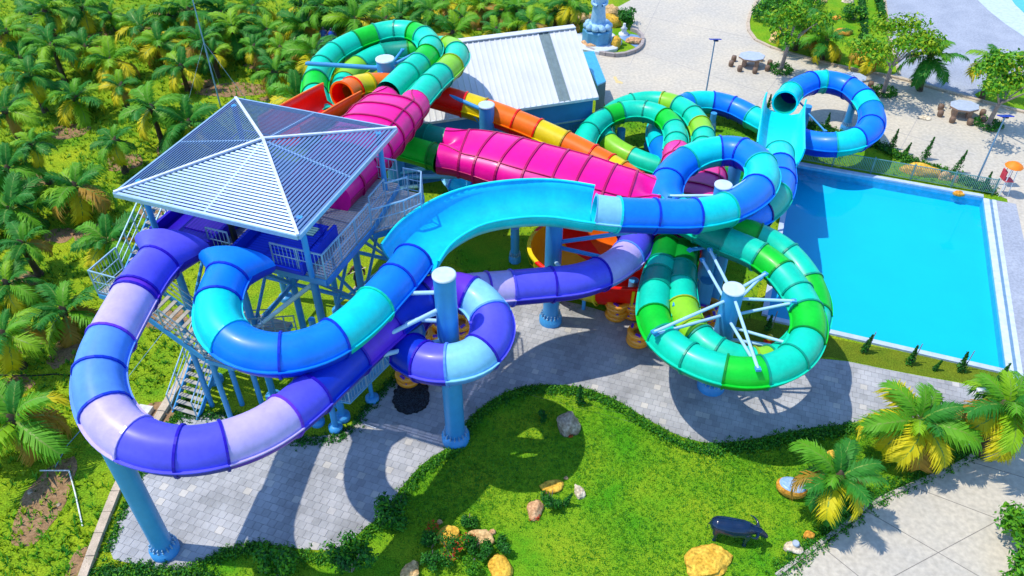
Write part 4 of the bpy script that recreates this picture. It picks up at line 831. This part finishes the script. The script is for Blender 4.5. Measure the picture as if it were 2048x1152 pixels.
# ------------------------------------------------------------------ boulders
ROCKC = {'yellow': ((.78,.50,.07),(.62,.32,.03)), 'tan': ((.76,.52,.24),(.52,.31,.12)), 'grey': ((.56,.45,.33),(.26,.18,.11)), 'pink': ((.74,.46,.24),(.48,.24,.11)), 'pale': ((.72,.62,.46),(.5,.40,.26)), 'orange': ((.76,.38,.05),(.55,.22,.03))}
ROCKM = {k: mat('rock_'+k, a, rough=.9, col2=b, scale=3.5, fine=.4, bscale=9, bump=1.0, spec=.15) for k, (a, b) in ROCKC.items()}
def boulder(label, px, size, colour, seed, rz=0, group=None, sharp=.35, flat=None):
    bm = bmesh.new(); bmesh.ops.create_icosphere(bm, subdivisions=3, radius=1)
    for v in bm.verts:
        p = v.co.copy(); d = 1+sharp*(noise.noise(p*1.1+Vector((seed*3.1,0,0)))+.45*noise.noise(p*2.6+Vector((0,seed*1.7,0)))+.2*noise.noise(p*6)); q = p*d
        if flat is not None and q.z > flat: q.z = flat+(q.z-flat)*.15
        v.co = Vector((q.x*size[0], q.y*size[1], q.z*size[2]))
    me = bpy.data.meshes.new('boulder'); bm.to_mesh(me); bm.free(); me.materials.append(ROCKM[colour])
    for f in me.polygons: f.use_smooth = seed % 3 != 0
    b = P(*px); o = inst('boulder', me, None, (b.x, b.y, size[2]*.30), (0,0,rz)); return tag(o, label, 'boulder', group)
for i, a in enumerate((
  ('big grey brown boulder with a red flower at its foot, on the lawn', (1137,855), (.46,.5,.62), 'grey', .3), ('flat yellow stone at the top of the small stone group', (1105,975), (.45,.3,.16), 'yellow', .3), ('pale oval stone on the right of the small stone group', (1159,985), (.2,.32,.18), 'pale', .3), ('pink stone with red flowers on the left of the small stone group', (1070,1022), (.3,.45,.26), 'pink', -.3), ('tiny round stone above the small stone group', (1132,957), (.08,.08,.08), 'pink', 0),
  ('flat yellow boulder left of two in the rock garden', (897,1072), (.44,.36,.24), 'yellow', .1), ('flat tan boulder in the upper right of the rock garden', (960,1080), (.55,.38,.24), 'tan', -.2), ('yellow boulder at the lower right of the rock garden', (1000,1140), (.42,.6,.26), 'yellow', .4), ('pale yellow boulder at the lower left of the rock garden', (822,1148), (.3,.45,.3), 'tan', -.4), ('small pink stone beside the tan boulder of the rock garden', (985,1065), (.12,.12,.12), 'pink', 0), ('small red stone at the upper left of the rock garden', (880,1045), (.11,.11,.1), 'pink', 0),
  ('large yellow boulder with a flat top at the bottom of the lawn', (1412,1128), (.88,.66,.34), 'yellow', .5), ('small orange stone on a slab beside the concrete path', (1617,1072), (.22,.17,.16), 'orange', .4), ('grey stone by the concrete path, below the orange one', (1585,1098), (.36,.24,.2), 'pale', -.4), ('yellow stone behind the large lawn palm', (1662,915), (.32,.26,.22), 'yellow', 0),
  ('large yellow boulder behind the pool fence', (1838,345), (1.05,.5,.5), 'yellow', -.3), ('tan boulder behind the pool fence, right of the large yellow one', (1888,356), (.42,.34,.36), 'tan', 0), ('small pale boulder right of the tan one behind the fence', (1908,362), (.22,.24,.3), 'pink', 0), ('orange stone at the foot of the pool fence', (1918,388), (.34,.2,.14), 'orange', 0), ('flat grey stone lying on the plaza', (1850,237), (.4,.3,.1), 'pale', 0),
  ('brown boulder at the tip of the garden island', (1554,82), (.6,.6,.6), 'tan', 0), ('orange boulder in the middle of the garden island', (1686,68), (.7,.5,.36), 'orange', 0), ('small orange rock on the garden island above the larger one', (1672,38), (.42,.3,.2), 'orange', .3), ('yellow rock under the leaning tree on the island', (1732,112), (.9,.6,.6), 'yellow', 0), ('tall yellow rock on the island near the kerb', (1722,128), (.5,.45,.5), 'yellow', .2), ('pale rock at the top of the garden island', (1640,6), (.5,.36,.24), 'tan', 0), ('pale rock near the top edge of the island', (1695,4), (.5,.36,.24), 'pale', 0),
  ('pink rock slab in front of the robed statue', (1180,95), (.75,.5,.45), 'pink', -.5), ('tall yellow rock in front of the robed statue', (1231,96), (.36,.4,.75), 'yellow', .2), ('pale pink rock right of the tall yellow rock by the statue', (1268,86), (.6,.36,.36), 'pink', 0), ('yellow boulder right of the robed statue', (1220,52), (.9,.5,.7), 'yellow', 0), ('tan boulder behind the robed statue', (1222,36), (.9,.5,.8), 'tan', .1), ('orange rock between the shed and the statue', (1152,62), (.35,.6,.5), 'orange', 0), ('layered tan rocks left of the robed statue', (1160,40), (1.2,.7,.4), 'tan', .3), ('tan boulder above the shed roof by the statue path', (1128,52), (.8,.4,.3), 'tan', .1),
  ('brown clod on bare soil at the left meadow', (60,985), (.1,.1,.08), 'grey', 0), ('stump-like brown stone on the bare soil of the meadow', (118,1010), (.09,.09,.07), 'grey', 0))):
    boulder(*a[:4], seed=i+1, rz=a[4], group='boulders of the gardens', flat=.55 if 'flat' in a[0] or 'large yellow boulder with' in a[0] else None)
# half-stone planter with a blue top
b = P(1580,985); o = thing('stone_basin', 'cut boulder with a blue grey top and yellow side beside the large palm', 'basin', b)
q = MB(); q.lathe(b, [(.42,0),(.56,.2),(.58,.42),(.50,.50)], 18, sx=1.05, sy=.72, rz=-.35); q.build('basin_body', ROCKM['orange'], o)
q = MB(); q.lathe(b+Vector((0,0,.49)), [(.49,0),(.49,.04),(.3,.05),(.02,.045)], 18, sx=1.05, sy=.72, rz=-.35); q.build('basin_top', mat('blue_mosaic', (.16,.36,.66), rough=.4, col2=(.42,.56,.72), scale=14), o)
b = P(1588,1096); o = thing('spotlight', 'small pale round floodlight on the grey stone by the path', 'light', b+Vector((0,0,.28))); q = MB(); q.lathe(b+Vector((0,0,.26)), [(.12,0),(.14,.08),(.10,.12)], 12); q.build('lamp_body', mat('lamp_grey', 'B9C6D8', rough=.4), o)
# rock-garden planting: round bushes and red flowers
for i, (x, y, r_, lb) in enumerate(((862,1092,.42,'round clipped bush at the left of the rock garden'),(905,1118,.55,'large round bush with red flowers in the middle of the rock garden'),(945,1098,.4,'round bush between the two upper boulders of the rock garden'),(862,1130,.4,'dark bush at the lower left of the rock garden'),(972,1110,.38,'leafy bush right of the red flowered bush'),(935,1050,.34,'round bush above the tan boulder'),(945,1145,.4,'pale green bush at the bottom of the rock garden'),(1010,1100,.36,'thin leafy bush at the right of the rock garden'),(1100,1010,.4,'low leafy bush under the flat yellow stone'),(1085,840,.25,'tiny bush on the shaded lawn'))):
    shrub('round_bush', lb, (x, y), r_*1.3, r_*1.75, 1100, .05, 300+i, (0,0,1,1) if i != 6 else (1,2,2), 'bush', 'bushes of the rock gardens', stems=3, clumps=7)
def flowers(label, px, r_, h, n, seed):
    rnd = random.Random(seed); b = P(*px); root = thing('flower_cluster', label, 'flowers', b, 'red flower clusters'); q = MB()
    for k in range(n): a = rnd.random()*6.28; d = r_*math.sqrt(rnd.random()); leaf_quads(q, b+Vector((math.cos(a)*d, math.sin(a)*d, h*rnd.uniform(.7,1.1))), (.05,.05,.04), 4, .035, rnd, (4,4,4,1))
    q.build('blossom', LEAFS, root)
flowers('red flowers on the big round bush of the rock garden', (905,1125), .38, .8, 55, 1); flowers('red flowers at the upper left of the rock garden', (866,1062), .25, .35, 40, 2); flowers('red flowers at the foot of the pink stone', (1068,1035), .25, .12, 40, 3); flowers('red flowers at the foot of the big grey boulder', (1140,872), .12, .1, 26, 4); flowers('red flowers on the upper bushes of the rock garden', (935,1092), .3, .55, 30, 5)

# ------------------------------------------------------------------ buffalo statue
b = P(1462,1078); buf = thing('buffalo_statue', 'glossy dark blue water buffalo statue standing on the lawn', 'statue', b); yaw = math.radians(-12)
DK = mat('bronze_blue', (.004,.022,.07), rough=.22, var=.2, scale=3, coat=.3, spec=.4)
def skin_obj(name, verts, edges, radii, parent, m, base, rz=0, root_i=0, sub=2):
    me = bpy.data.meshes.new(name); R_ = Matrix.Rotation(rz, 3, 'Z'); me.from_pydata([R_ @ Vector(v) for v in verts], edges, []); me.materials.append(m)
    o = bpy.data.objects.new(name, me); COL.objects.link(o); o.parent = parent; o.location = (0,0,0)
    o.modifiers.new('skin', 'SKIN'); o.modifiers.new('sub', 'SUBSURF').levels = sub; o.modifiers['sub'].render_levels = sub
    lay = me.skin_vertices[0] if me.skin_vertices else me.attributes.new('skin', 'FLOAT', 'POINT') and me.skin_vertices[0]
    for i, r_ in enumerate(radii): lay.data[i].radius = (r_, r_) if not isinstance(r_, tuple) else r_
    lay.data[root_i].use_root = True; o.modifiers['skin'].use_smooth_shade = True; return o
def loft(q, rows, R_, base, n=14):
    """closed tube through rows of (centre, half width, half height)"""
    rg = []
    for i, (c, w, h_) in enumerate(rows):
        c = Vector(c); t = (Vector(rows[min(i+1,len(rows)-1)][0])-Vector(rows[max(i-1,0)][0])).normalized()
        sd_ = Vector((0,1,0)) if abs(t.y) < .9 else Vector((1,0,0)); up = t.cross(sd_).normalized(); sd_ = up.cross(t).normalized()
        rg.append([base + R_ @ (c + sd_*math.cos(2*math.pi*k/n)*w + up*math.sin(2*math.pi*k/n)*h_) for k in range(n)])
    q.sweep(rg); q.add(rg[0], [tuple(reversed(range(n)))], 0, True); q.add(rg[-1], [tuple(range(n))], 0, True)
q = MB(); RB = Matrix.Rotation(yaw, 3, 'Z')
loft(q, [((-.90,0,.80),.05,.06),((-.84,0,.80),.20,.20),((-.68,0,.80),.31,.30),((-.35,0,.78),.35,.34),((.0,0,.76),.36,.36),((.32,0,.80),.32,.35),((.52,0,.84),.25,.29),((.68,0,.83),.18,.2),((.72,0,.83),.05,.05)], RB, b)
loft(q, [((.50,0,.86),.17,.2),((.72,0,.86),.17,.18),((.88,0,.80),.16,.16),((1.02,0,.70),.12,.13),((1.16,0,.58),.10,.10),((1.22,0,.54),.07,.07),((1.24,0,.53),.02,.02)], RB, b)
for lx, ly, kx in ((-.62,.19,.04),(-.60,-.19,-.05),(.40,.18,.0),(.44,-.18,.06)):
    loft(q, [((lx,ly,.75),.13,.17),((lx+kx,ly,.48),.10,.12),((lx+kx*.4,ly,.3),.07,.08),((lx+kx*.4,ly,.12),.06,.065),((lx+kx*.5,ly,.03),.085,.09),((lx+kx*.5,ly,.0),.085,.09)], RB, b, 10)
loft(q, [((-.88,0,.86),.03,.03),((-.95,.02,.7),.025,.025),((-.95,.03,.42),.03,.03),((-.94,.03,.34),.01,.01)], RB, b, 8)
bo = q.build('body', DK, buf); rm = bo.modifiers.new('join', 'REMESH'); rm.mode = 'VOXEL'; rm.voxel_size = .028; rm.use_smooth_shade = True; sm_ = bo.modifiers.new('smooth', 'SMOOTH'); sm_.factor = .5; sm_.iterations = 5
for sg in (-1, 1):
    q = MB(); hp = [Vector((.84,sg*.12,.86)), Vector((.80,sg*.32,.92)), Vector((.66,sg*.46,.98)), Vector((.50,sg*.46,1.06))]; R_ = Matrix.Rotation(yaw, 3, 'Z')
    pts = [s_[0] for s_ in spline([b+R_@v for v in hp], .05)]; ff = frames(pts); q.sweep([ring(f, .06*(1-k/len(ff))+.006, 7) for k, f in enumerate(ff)]); q.build('horn', DK, buf)
    q = MB(); e = b+R_@Vector((.80,sg*.24,.74)); q.lathe(e, [(.01,-.03),(.09,0),(.01,.03)], 8, sx=.6, sy=1.2, rz=yaw); q.build('ear', DK, buf)

# ------------------------------------------------------------------ warrior statue under the tower
b = P(722,590); w_ = thing('figure_statue', 'dark carved standing figure with a spear on a stone base under the tower', 'statue', b)
q = MB(); q.lathe(b, [(.42,0),(.45,.25),(.36,.42),(.28,.45)], 12); q.build('base', ROCKM['grey'], w_)
hv = [(0,0,1.35),(0,0,1.62),(0,0,1.82),(0,0,1.98),(0,0,2.14),(.22,0,1.82),(.34,-.05,1.55),(.30,-.22,1.4),(-.22,0,1.82),(-.36,-.05,1.58),(-.48,-.2,1.66),(.11,0,1.0),(.12,0,.72),(.12,-.04,.48),(.13,-.16,.47),(-.11,0,1.0),(-.14,0,.72),(-.14,-.02,.48),(-.15,-.14,.47)]
he = [(0,1),(1,2),(2,3),(3,4),(2,5),(5,6),(6,7),(2,8),(8,9),(9,10),(0,11),(11,12),(12,13),(13,14),(0,15),(15,16),(16,17),(17,18)]
hr = [.16,.15,.17,.07,.11,.08,.06,.05,.08,.06,.05,.10,.07,.05,.05,.10,.07,.05,.05]
skin_obj('body', hv, he, hr, w_, mat('carved_brown', (.14,.05,.03), rough=.5, col2=(.03,.02,.03), scale=4), b, .3, 0)
q = MB(); q.lathe(b+Vector((0,0,1.12)), [(.26,0),(.22,.18),(.18,.3)], 12); q.build('skirt', mat('dark_cloth', (.02,.03,.06), rough=.8), w_)
q = MB(); q.cyl(b+Vector((-.9,-.3,1.35)), b+Vector((.5,-.1,1.9)), .025, n=6); q.build('spear', mat('pale_wood', 'D8D2B0', rough=.6), w_)
# robed statue on its plinth
b = P(1193,88); rs = thing('robed_statue', 'white blue robed standing statue on an octagonal plinth behind the shed', 'statue', b); SB = mat('statue_stone', (.42,.62,.78), rough=.5, col2=(.22,.45,.68), scale=5)
q = MB(); q.lathe(b, [(2.0,0),(2.0,.25),(1.9,.3)], 8, smooth=False); q.build('plinth_step', mat('plinth_white', (.66,.72,.78), rough=.6), rs)
q = MB(); q.lathe(b+Vector((0,0,.3)), [(1.15,0),(1.15,.9),(1.05,1.0)], 8, smooth=False); q.build('plinth', mat('plinth_blue', (.10,.36,.60), rough=.5), rs)
q = MB()
for k in range(10): a = 2*math.pi*k/10; q.lathe(b+Vector((math.cos(a)*.85, math.sin(a)*.85, 1.3)), [(.02,0),(.3,.12),(.26,.35),(.04,.5)], 8)
q.lathe(b+Vector((0,0,1.3)), [(.8,0),(.9,.3),(.6,.45)], 14); q.build('lotus_seat', SB, rs)['kind'] = 'stuff'
q = MB(); n = 20; prof = [(.52,1.7),(.56,2.0),(.50,2.6),(.46,3.2),(.50,3.6),(.46,3.95),(.22,4.15),(.13,4.25)]
vs = [[b+Vector((math.cos(2*math.pi*i/n)*r_*(1+.07*math.sin(i*2.5+z*2)), math.sin(2*math.pi*i/n)*r_*.8*(1+.07*math.sin(i*2.5+z*2)), z)) for i in range(n)] for r_, z in prof]; q.sweep(vs); q.build('robe', SB, rs)
q = MB(); q.lathe(b+Vector((0,0,4.2)), [(.06,0),(.2,.12),(.23,.3),(.2,.48),(.24,.5),(.15,.66),(.1,.8),(.02,.9)], 14, sx=.9); q.build('head', SB, rs)
for sg in (-1, 1):
    q = MB(); pts = [s_[0] for s_ in spline([b+Vector((sg*.42,0,3.75)), b+Vector((sg*.52,-.18,3.3)), b+Vector((sg*.2,-.45,3.2))], .1)]; ff = frames(pts); q.sweep([ring(f, .15-.05*k/len(ff), 8) for k, f in enumerate(ff)]); q.build('sleeve', SB, rs)
kerb('statue_kerb', [(1172,100),(1195,108),(1235,114),(1268,106),(1284,92),(1282,72),(1262,62)], .25, .3, m=mat('garden_kerb', (.42,.36,.33), rough=.9), step=.7)
sheet('statue_garden', poly([(1160,60),(1172,100),(1195,108),(1235,114),(1268,106),(1284,92),(1282,72),(1262,62),(1262,40),(1215,25),(1180,40)]), .026, LAWN)
sheet('statue_basin', poly([(1232,72),(1258,68),(1280,72),(1288,90),(1276,98),(1262,90)], 1), .04, mat('basin_water', (.20,.36,.62), rough=.2))
b = P(1247,70); q = MB(); q.lathe(b, [(.4,0),(.4,.15),(.22,.2),(.2,.5),(.28,.55),(.12,.7),(.1,.95)], 10); tag(q.build('stone_lantern', WHITE), 'small white stone lantern beside the blue basin', 'lantern')
# ------------------------------------------------------------------ stone tables with stools
used_ = set()
STN = mat('table_stone', (.46,.52,.62), rough=.45, col2=(.36,.42,.52), scale=5); WD = mat('stool_brown', (.20,.12,.07), rough=.6, col2=(.16,.10,.07), scale=6); SE = mat('table_edge', (.42,.27,.18), rough=.6, col2=(.3,.18,.12), scale=6)
for px, rz, lb in (((1500,132),-.35,'octagonal stone table with brown stools, left of the first plaza tree'),((1700,175),-.35,'stone table with stools half hidden behind the far blue ring'),((1921,232),-.35,'stone table with stools left of the rightmost plaza tree')):
    b = P(*px); tb = thing('stone_table', lb, 'table', b, 'stone tables of the plaza'); q = MB(); q.lathe(b+Vector((0,0,.66)), [(.93,0),(.95,.12)], 8, sx=1.05, sy=.85, rz=rz+.39, smooth=False); q.build('table_edge', SE, tb)
    q = MB(); q.lathe(b+Vector((0,0,.784)), [(.94,0),(.92,.03)], 8, sx=1.05, sy=.85, rz=rz+.39, smooth=False); q.build('table_top', STN, tb)
    for sg in (-1, 1): q = MB(); q.box(b+Vector((math.cos(rz)*.45*sg, math.sin(rz)*.45*sg, .33)), (.3,.7,.66), rz=rz); q.build('pedestal', SE, tb)
    for k in range(8):
        a = 2*math.pi*(k+.5)/8+rz; c = b+Vector((math.cos(a)*1.45, math.sin(a)*1.2, 0)); q = MB(); q.lathe(c, [(.15,0),(.19,.1),(.2,.24),(.17,.42),(.02,.43)], 10)
        an = math.degrees(math.atan2(math.sin(a)*1.2, math.cos(a)*1.45)) % 360; dr_ = ['right','upper right','top','upper left','left','lower left','bottom','lower right'][int((an+22.5)//45) % 8]
        while (px, dr_) in used_: dr_ = 'far '+dr_
        used_.add((px, dr_)); tag(q.build('stool', WD), 'brown stool at the %s of the table %s' % (dr_, 'beside the first plaza tree' if px[0] == 1500 else 'behind the far blue ring' if px[0] == 1700 else 'beside the rightmost plaza tree'), 'stool', 'stools round the stone tables')
# ------------------------------------------------------------------ lamps, fence, pipes
def lamp(label, base, top, zt, panel=True):
    b = P(*base); t = P(*top, zt); root = thing('lamp_post', label, 'lamp post', b); q = MB(); q.cyl(b, Vector((b.x, b.y, zt)), .06, .04, n=10); q.build('post', mat('lamp_post_grey', '7F9FB5', rough=.4), root)
    q = MB(); q.lathe(b, [(.16,0),(.16,.05),(.08,.12)], 10); q.build('base_plate', STEEL, root); tt = Vector((b.x, b.y, zt))
    q = MB(); q.box(tt+Vector((0,0,.1)), (.75,.45,.05), M=Matrix.Rotation(-.3, 3, 'X')); q.build('solar_panel', mat('solar_blue', '1230C0', rough=.15), root)
    q = MB(); q.box(tt+Vector((.1,.15,-.05)), (.3,.25,.08)); q.build('lamp_head', mat('lamp_dark', '202830', rough=.4), root)
lamp('solar lamp post behind the far blue tube on the plaza', (1410,196), (1418,95), 4.2); lamp('solar lamp post beside the pool fence at the right', (1951,366), (2016,235), 4.4)
b = P(1934,886); lp = thing('curved_lamp', 'white lamp post with a curved double head between two palms', 'lamp post', b); q = MB(); top = P(1976,796,2.3); q.lathe(b, [(.2,0),(.2,.3),(.08,.4)], 10); q.build('base', WHITE, lp)
q = MB(); pts = [s_[0] for s_ in spline([b, b+Vector((0,0,1.2)), b+Vector((0,0,2.6)), b+Vector((-.1,0,3.0)), b+Vector((-.45,.1,3.2))], .1)]
ff = []; 
for i_, p_ in enumerate(pts):
    t = (pts[min(i_+1,len(pts)-1)]-pts[max(i_-1,0)]).normalized(); s_ = Vector((0,1,0)); ff.append((p_, t, s_, s_.cross(t)))
q.sweep([ring(f, .04, 8) for f in ff]); q.build('post', WHITE, lp); q = MB(); q.box(b+Vector((-.55,.1,3.18)), (.35,.18,.07)); q.build('lamp_head', WHITE, lp)
b = P(441,212); fp = thing('guyed_mast', 'tall thin pale mast with guy wires behind the tower roof', 'mast', b); q = MB(); zt = 7.5; q.cyl(b, b+Vector((0,0,zt)), .06, .035, n=8); q.build('mast_tube', mat('mast_grey', '8FB4D0', rough=.4), fp)
for dx, dy in ((-2.2,-.6),(2.6,-.8),(-.6,2.4)): q = MB(); q.cyl(b+Vector((0,0,4.6)), b+Vector((dx,dy,0)), .012, n=5); q.build('guy_wire', STEEL, fp)
# pool fence: posts and pickets
fa, fb = P(1588,320), P(1984,390); NPAN = 5; fence = thing('pool_fence', 'grey green picket fence along the far side of the pool', 'fence', fa); FM_ = mat('fence_green', '6E9C98', rough=.5)
for k in range(NPAN+1):
    p_ = fa.lerp(fb, k/NPAN); q = MB(); q.bar(p_, p_+Vector((0,0,1.15)), .07); q.build('post', FM_, fence)
for k in range(NPAN):
    a, b = fa.lerp(fb, k/NPAN), fa.lerp(fb, (k+1)/NPAN); q = MB()
    for z in (.15, 1.05): q.bar(a+Vector((0,0,z)), b+Vector((0,0,z)), .04)
    for j in range(1, 24): p_ = a.lerp(b, j/24); q.bar(p_+Vector((0,0,.15)), p_+Vector((0,0,1.05)), .028)
    q.build('picket_panel', FM_, fence)['kind'] = 'stuff'
def pipe(label, pts, r, m, cat='pipe'):
    q = MB(); pp = [P(*p) for p in pts]
    for a, b in zip(pp, pp[1:]): q.cyl(a, b, r, n=6)
    return tag(q.build('water_pipe', m), label, cat)
pipe('pale irrigation pipe bent round the bare soil at the left', [(80,941,.15),(138,941,.15),(150,985,.12),(165,1052,.05)], .03, WHITE); pipe('thin dark cable lying across the grass left of the loop', [(110,935,.05),(135,890,.08),(175,845,.05)], .02, STEEL, 'cable')
pipe('black hose lying across the grove grass left of the loop', [(0,750,.03),(60,752,.03),(110,748,.03),(160,752,.03)], .03, BLACK, 'hose'); pipe('thin guy wire between the tower and the meadow', [(250,762,.05),(345,640,2.0)], .012, STEEL, 'wire')
b = P(290,826); q = MB(); q.box(b+Vector((0,0,.12)), (.62,.5,.24), rz=-.2); tag(q.build('concrete_block', mat('white_block', (.70,.68,.62), rough=.8, var=.15, scale=5)), 'white concrete block lying beside the loop near the stairs', 'block')
b = P(1182,150+13); q = MB()
pl_ = [P(1229,155), P(1240,168), P(1246,170)]
sheet('yellow_arrow', [P(*p).to_2d() for p in [(1226,154),(1232,153),(1236,161),(1246,165),(1245,168),(1232,166)]], .018, mat('yellow_paint', (.75,.58,.25), rough=.7))
# thin dark patch with a ragged rim and loose strands on top
rnd = random.Random(4); c = P(823,795); q = MB(); pts = []
for k in range(60): a = 2*math.pi*k/60; r_ = 1+.1*noise.noise(Vector((math.cos(a)*4, math.sin(a)*4, 3)))+rnd.uniform(-.05,.05); pts.append((c.x+math.cos(a)*.82*r_, c.y+math.sin(a)*1.0*r_))
q.prism(pts, .02, .06); patch = thing('dark_patch', 'ragged black patch lying on the shaded paving below the ring', 'patch', c); q.build('patch_sheet', BLACK, patch)
q = MB()
for k in range(900):
    a = rnd.random()*6.28; d = math.sqrt(rnd.random())*.95; p_ = c+Vector((math.cos(a)*.82*d, math.sin(a)*1.0*d, .06)); an = rnd.random()*3.14; u = Vector((math.cos(an), math.sin(an), rnd.uniform(-.1,.4)))*.06; q.bar(p_-u*.5, p_+u, .012)
q.build('patch_strands', mat('patch_strand', (.03,.05,.07), rough=.5), patch)['kind'] = 'stuff'
pipe('white thin rod lying on the shaded paving', [(728,848,.04),(752,856,.04)], .02, WHITE, 'rod')
# ------------------------------------------------------------------ rafts
RO = mat('raft_orange', (1.0,.36,.015), rough=.35, var=.06, coat=.3); RP = mat('raft_handle', (.14,.03,.55), rough=.5)
def torus_rings(cx, R_, r_, n=20, m=8, sy=1):
    rg = []
    for i in range(n+1):
        a = 2*math.pi*i/n; rg.append([Vector((cx+math.cos(a)*(R_+r_*math.cos(2*math.pi*j/m)), math.sin(a)*(R_+r_*math.cos(2*math.pi*j/m))*sy, r_*math.sin(2*math.pi*j/m))) for j in range(m)])
    return rg
q = MB()
for cx in (-.42,.42): q.sweep(torus_rings(cx, .40, .16)[::-1])
RAFT = q.mesh('raft_tube', RO); q = MB()
for cx in (-.42,.42): q.lathe((cx,0,-.06), [(.28,0),(.28,.03)], 14)
RFL = q.mesh('raft_floor', mat('raft_floor', (.45,.16,.02), rough=.6)); q = MB()
HND = []
for cx, cy, rz in ((-.62,.34,.9),(-.62,-.34,-.9),(.62,.34,-.9),(.62,-.34,.9),(-.18,.36,0),(.18,-.36,0)):
    q = MB(); q.box((cx, cy, .15), (.26,.12,.07), rz=rz); HND.append(q.mesh('handle', RP))
ordn = ['top','second','third','fourth','fifth','sixth','seventh','eighth']
def raft_stack(px, n, rz, where):
    b = P(*px); rnd = random.Random(px[0])
    for k in range(n):
        lb = ('double orange ring raft, %s from the top of %s' % (ordn[n-1-k], where)) if n-1-k else ('double orange ring raft on top of %s' % where)
        if n == 1: lb = 'single double orange ring raft '+where
        r_ = thing('ring_raft', lb, 'raft', b+Vector((rnd.uniform(-.06,.06), rnd.uniform(-.06,.06), .18+.27*k)), 'orange ring rafts'); r_.rotation_euler = (rnd.uniform(-.04,.04), rnd.uniform(-.04,.04), rz+rnd.uniform(-.2,.2))
        inst('raft_tube', RAFT, r_); inst('raft_floor', RFL, r_)
        for m_ in HND: inst('handle', m_, r_)
raft_stack((865,712), 6, .2, 'the left stack inside the ring'); raft_stack((905,700), 7, -.2, 'the right stack inside the ring'); raft_stack((880,672), 5, .1, 'the rear stack inside the ring')
raft_stack((835,760), 2, .1, 'the low pile beside the black patch'); raft_stack((1250,632), 4, 0, 'the pile left of the green tubes'); raft_stack((1290,684), 3, .3, 'the pile by the left green tube')
raft_stack((1392,672), 5, .5, 'the left pile in the green loop'); raft_stack((1420,690), 4, .2, 'the front pile in the green loop'); raft_stack((1408,652), 4, .8, 'the rear pile in the green loop')
# hydrant, lifeguard parasol, blue figures
b = P(1535,690); hy = thing('hydrant', 'red and yellow hydrant-like post seen through the green loop', 'hydrant', b); q = MB(); q.lathe(b, [(.2,0),(.2,.06),(.14,.1),(.14,.42)], 12); q.build('body', mat('hydrant_red', 'E01808', rough=.4), hy); q = MB(); q.lathe(b+Vector((0,0,.42)), [(.17,0),(.19,.08),(.12,.2),(.02,.26)], 12); q.build('cap', mat('hydrant_yellow', 'E8C010', rough=.4), hy)
for sg in (-1, 1): q = MB(); q.cyl(b+Vector((.1*sg,0,.3)), b+Vector((.24*sg,0,.3)), .06, n=8); q.build('outlet', mat('hydrant_red', ''), hy)
b = P(2002,388); pr = thing('lifeguard_chair', 'lifeguard chair with a small orange shade by the pool corner', 'chair', b); q = MB(); q.lathe(b+Vector((0,0,1.9)), [(.5,0),(.48,.06),(.25,.22),(.02,.3)], 10); q.build('shade', mat('shade_orange', 'FF8A00', rough=.6), pr)
for dx, dy in ((-.25,-.25),(.25,-.25),(-.25,.25),(.25,.25)): q = MB(); q.cyl(b+Vector((dx,dy,0)), b+Vector((dx*.7,dy*.7,1.95)), .025, n=6); q.build('leg', WHITE, pr)
q = MB(); q.box(b+Vector((0,0,1.0)), (.5,.5,.05)); q.build('seat', mat('red_seat', 'E04050', rough=.5), pr); q = MB(); q.box(b+Vector((-.3,.1,1.3)), (.06,.45,.6)); q.build('backrest', mat('red_seat', ''), pr)
for i, (px, cm, lb) in enumerate((((652,96),'blue and dark','standing figure in blue and dark red among the palms behind the green ring'),((668,98),'blue','standing figure in bright blue at the right among the palms behind the green ring'))):
    b = P(*px); f_ = thing('figure_statue', lb, 'statue', b); fm = mat('figure_blue_%d' % i, ('2A5CA8','1848E0')[i], rough=.5)
    hv2 = [(v[0]*1.0, v[1], v[2]-.45) for v in hv]; skin_obj('body', hv2, he, hr, f_, mat('figure_skin_%d' % i, (.12,.10,.16), rough=.6), b, 0, 0)
    q = MB(); q.lathe(b+Vector((0,0,.55)), [(.3,0),(.24,.35),(.26,.75),(.12,.92)], 12); q.build('tunic', fm, f_)
b = P(640,100); q = MB(); q.box(b+Vector((0,0,.35)), (1.0,.6,.7), rz=.2); o = tag(q.build('cart_box', mat('pale_box', (.55,.62,.72), rough=.6)), 'pale box beside the blue figures among the palms', 'box')
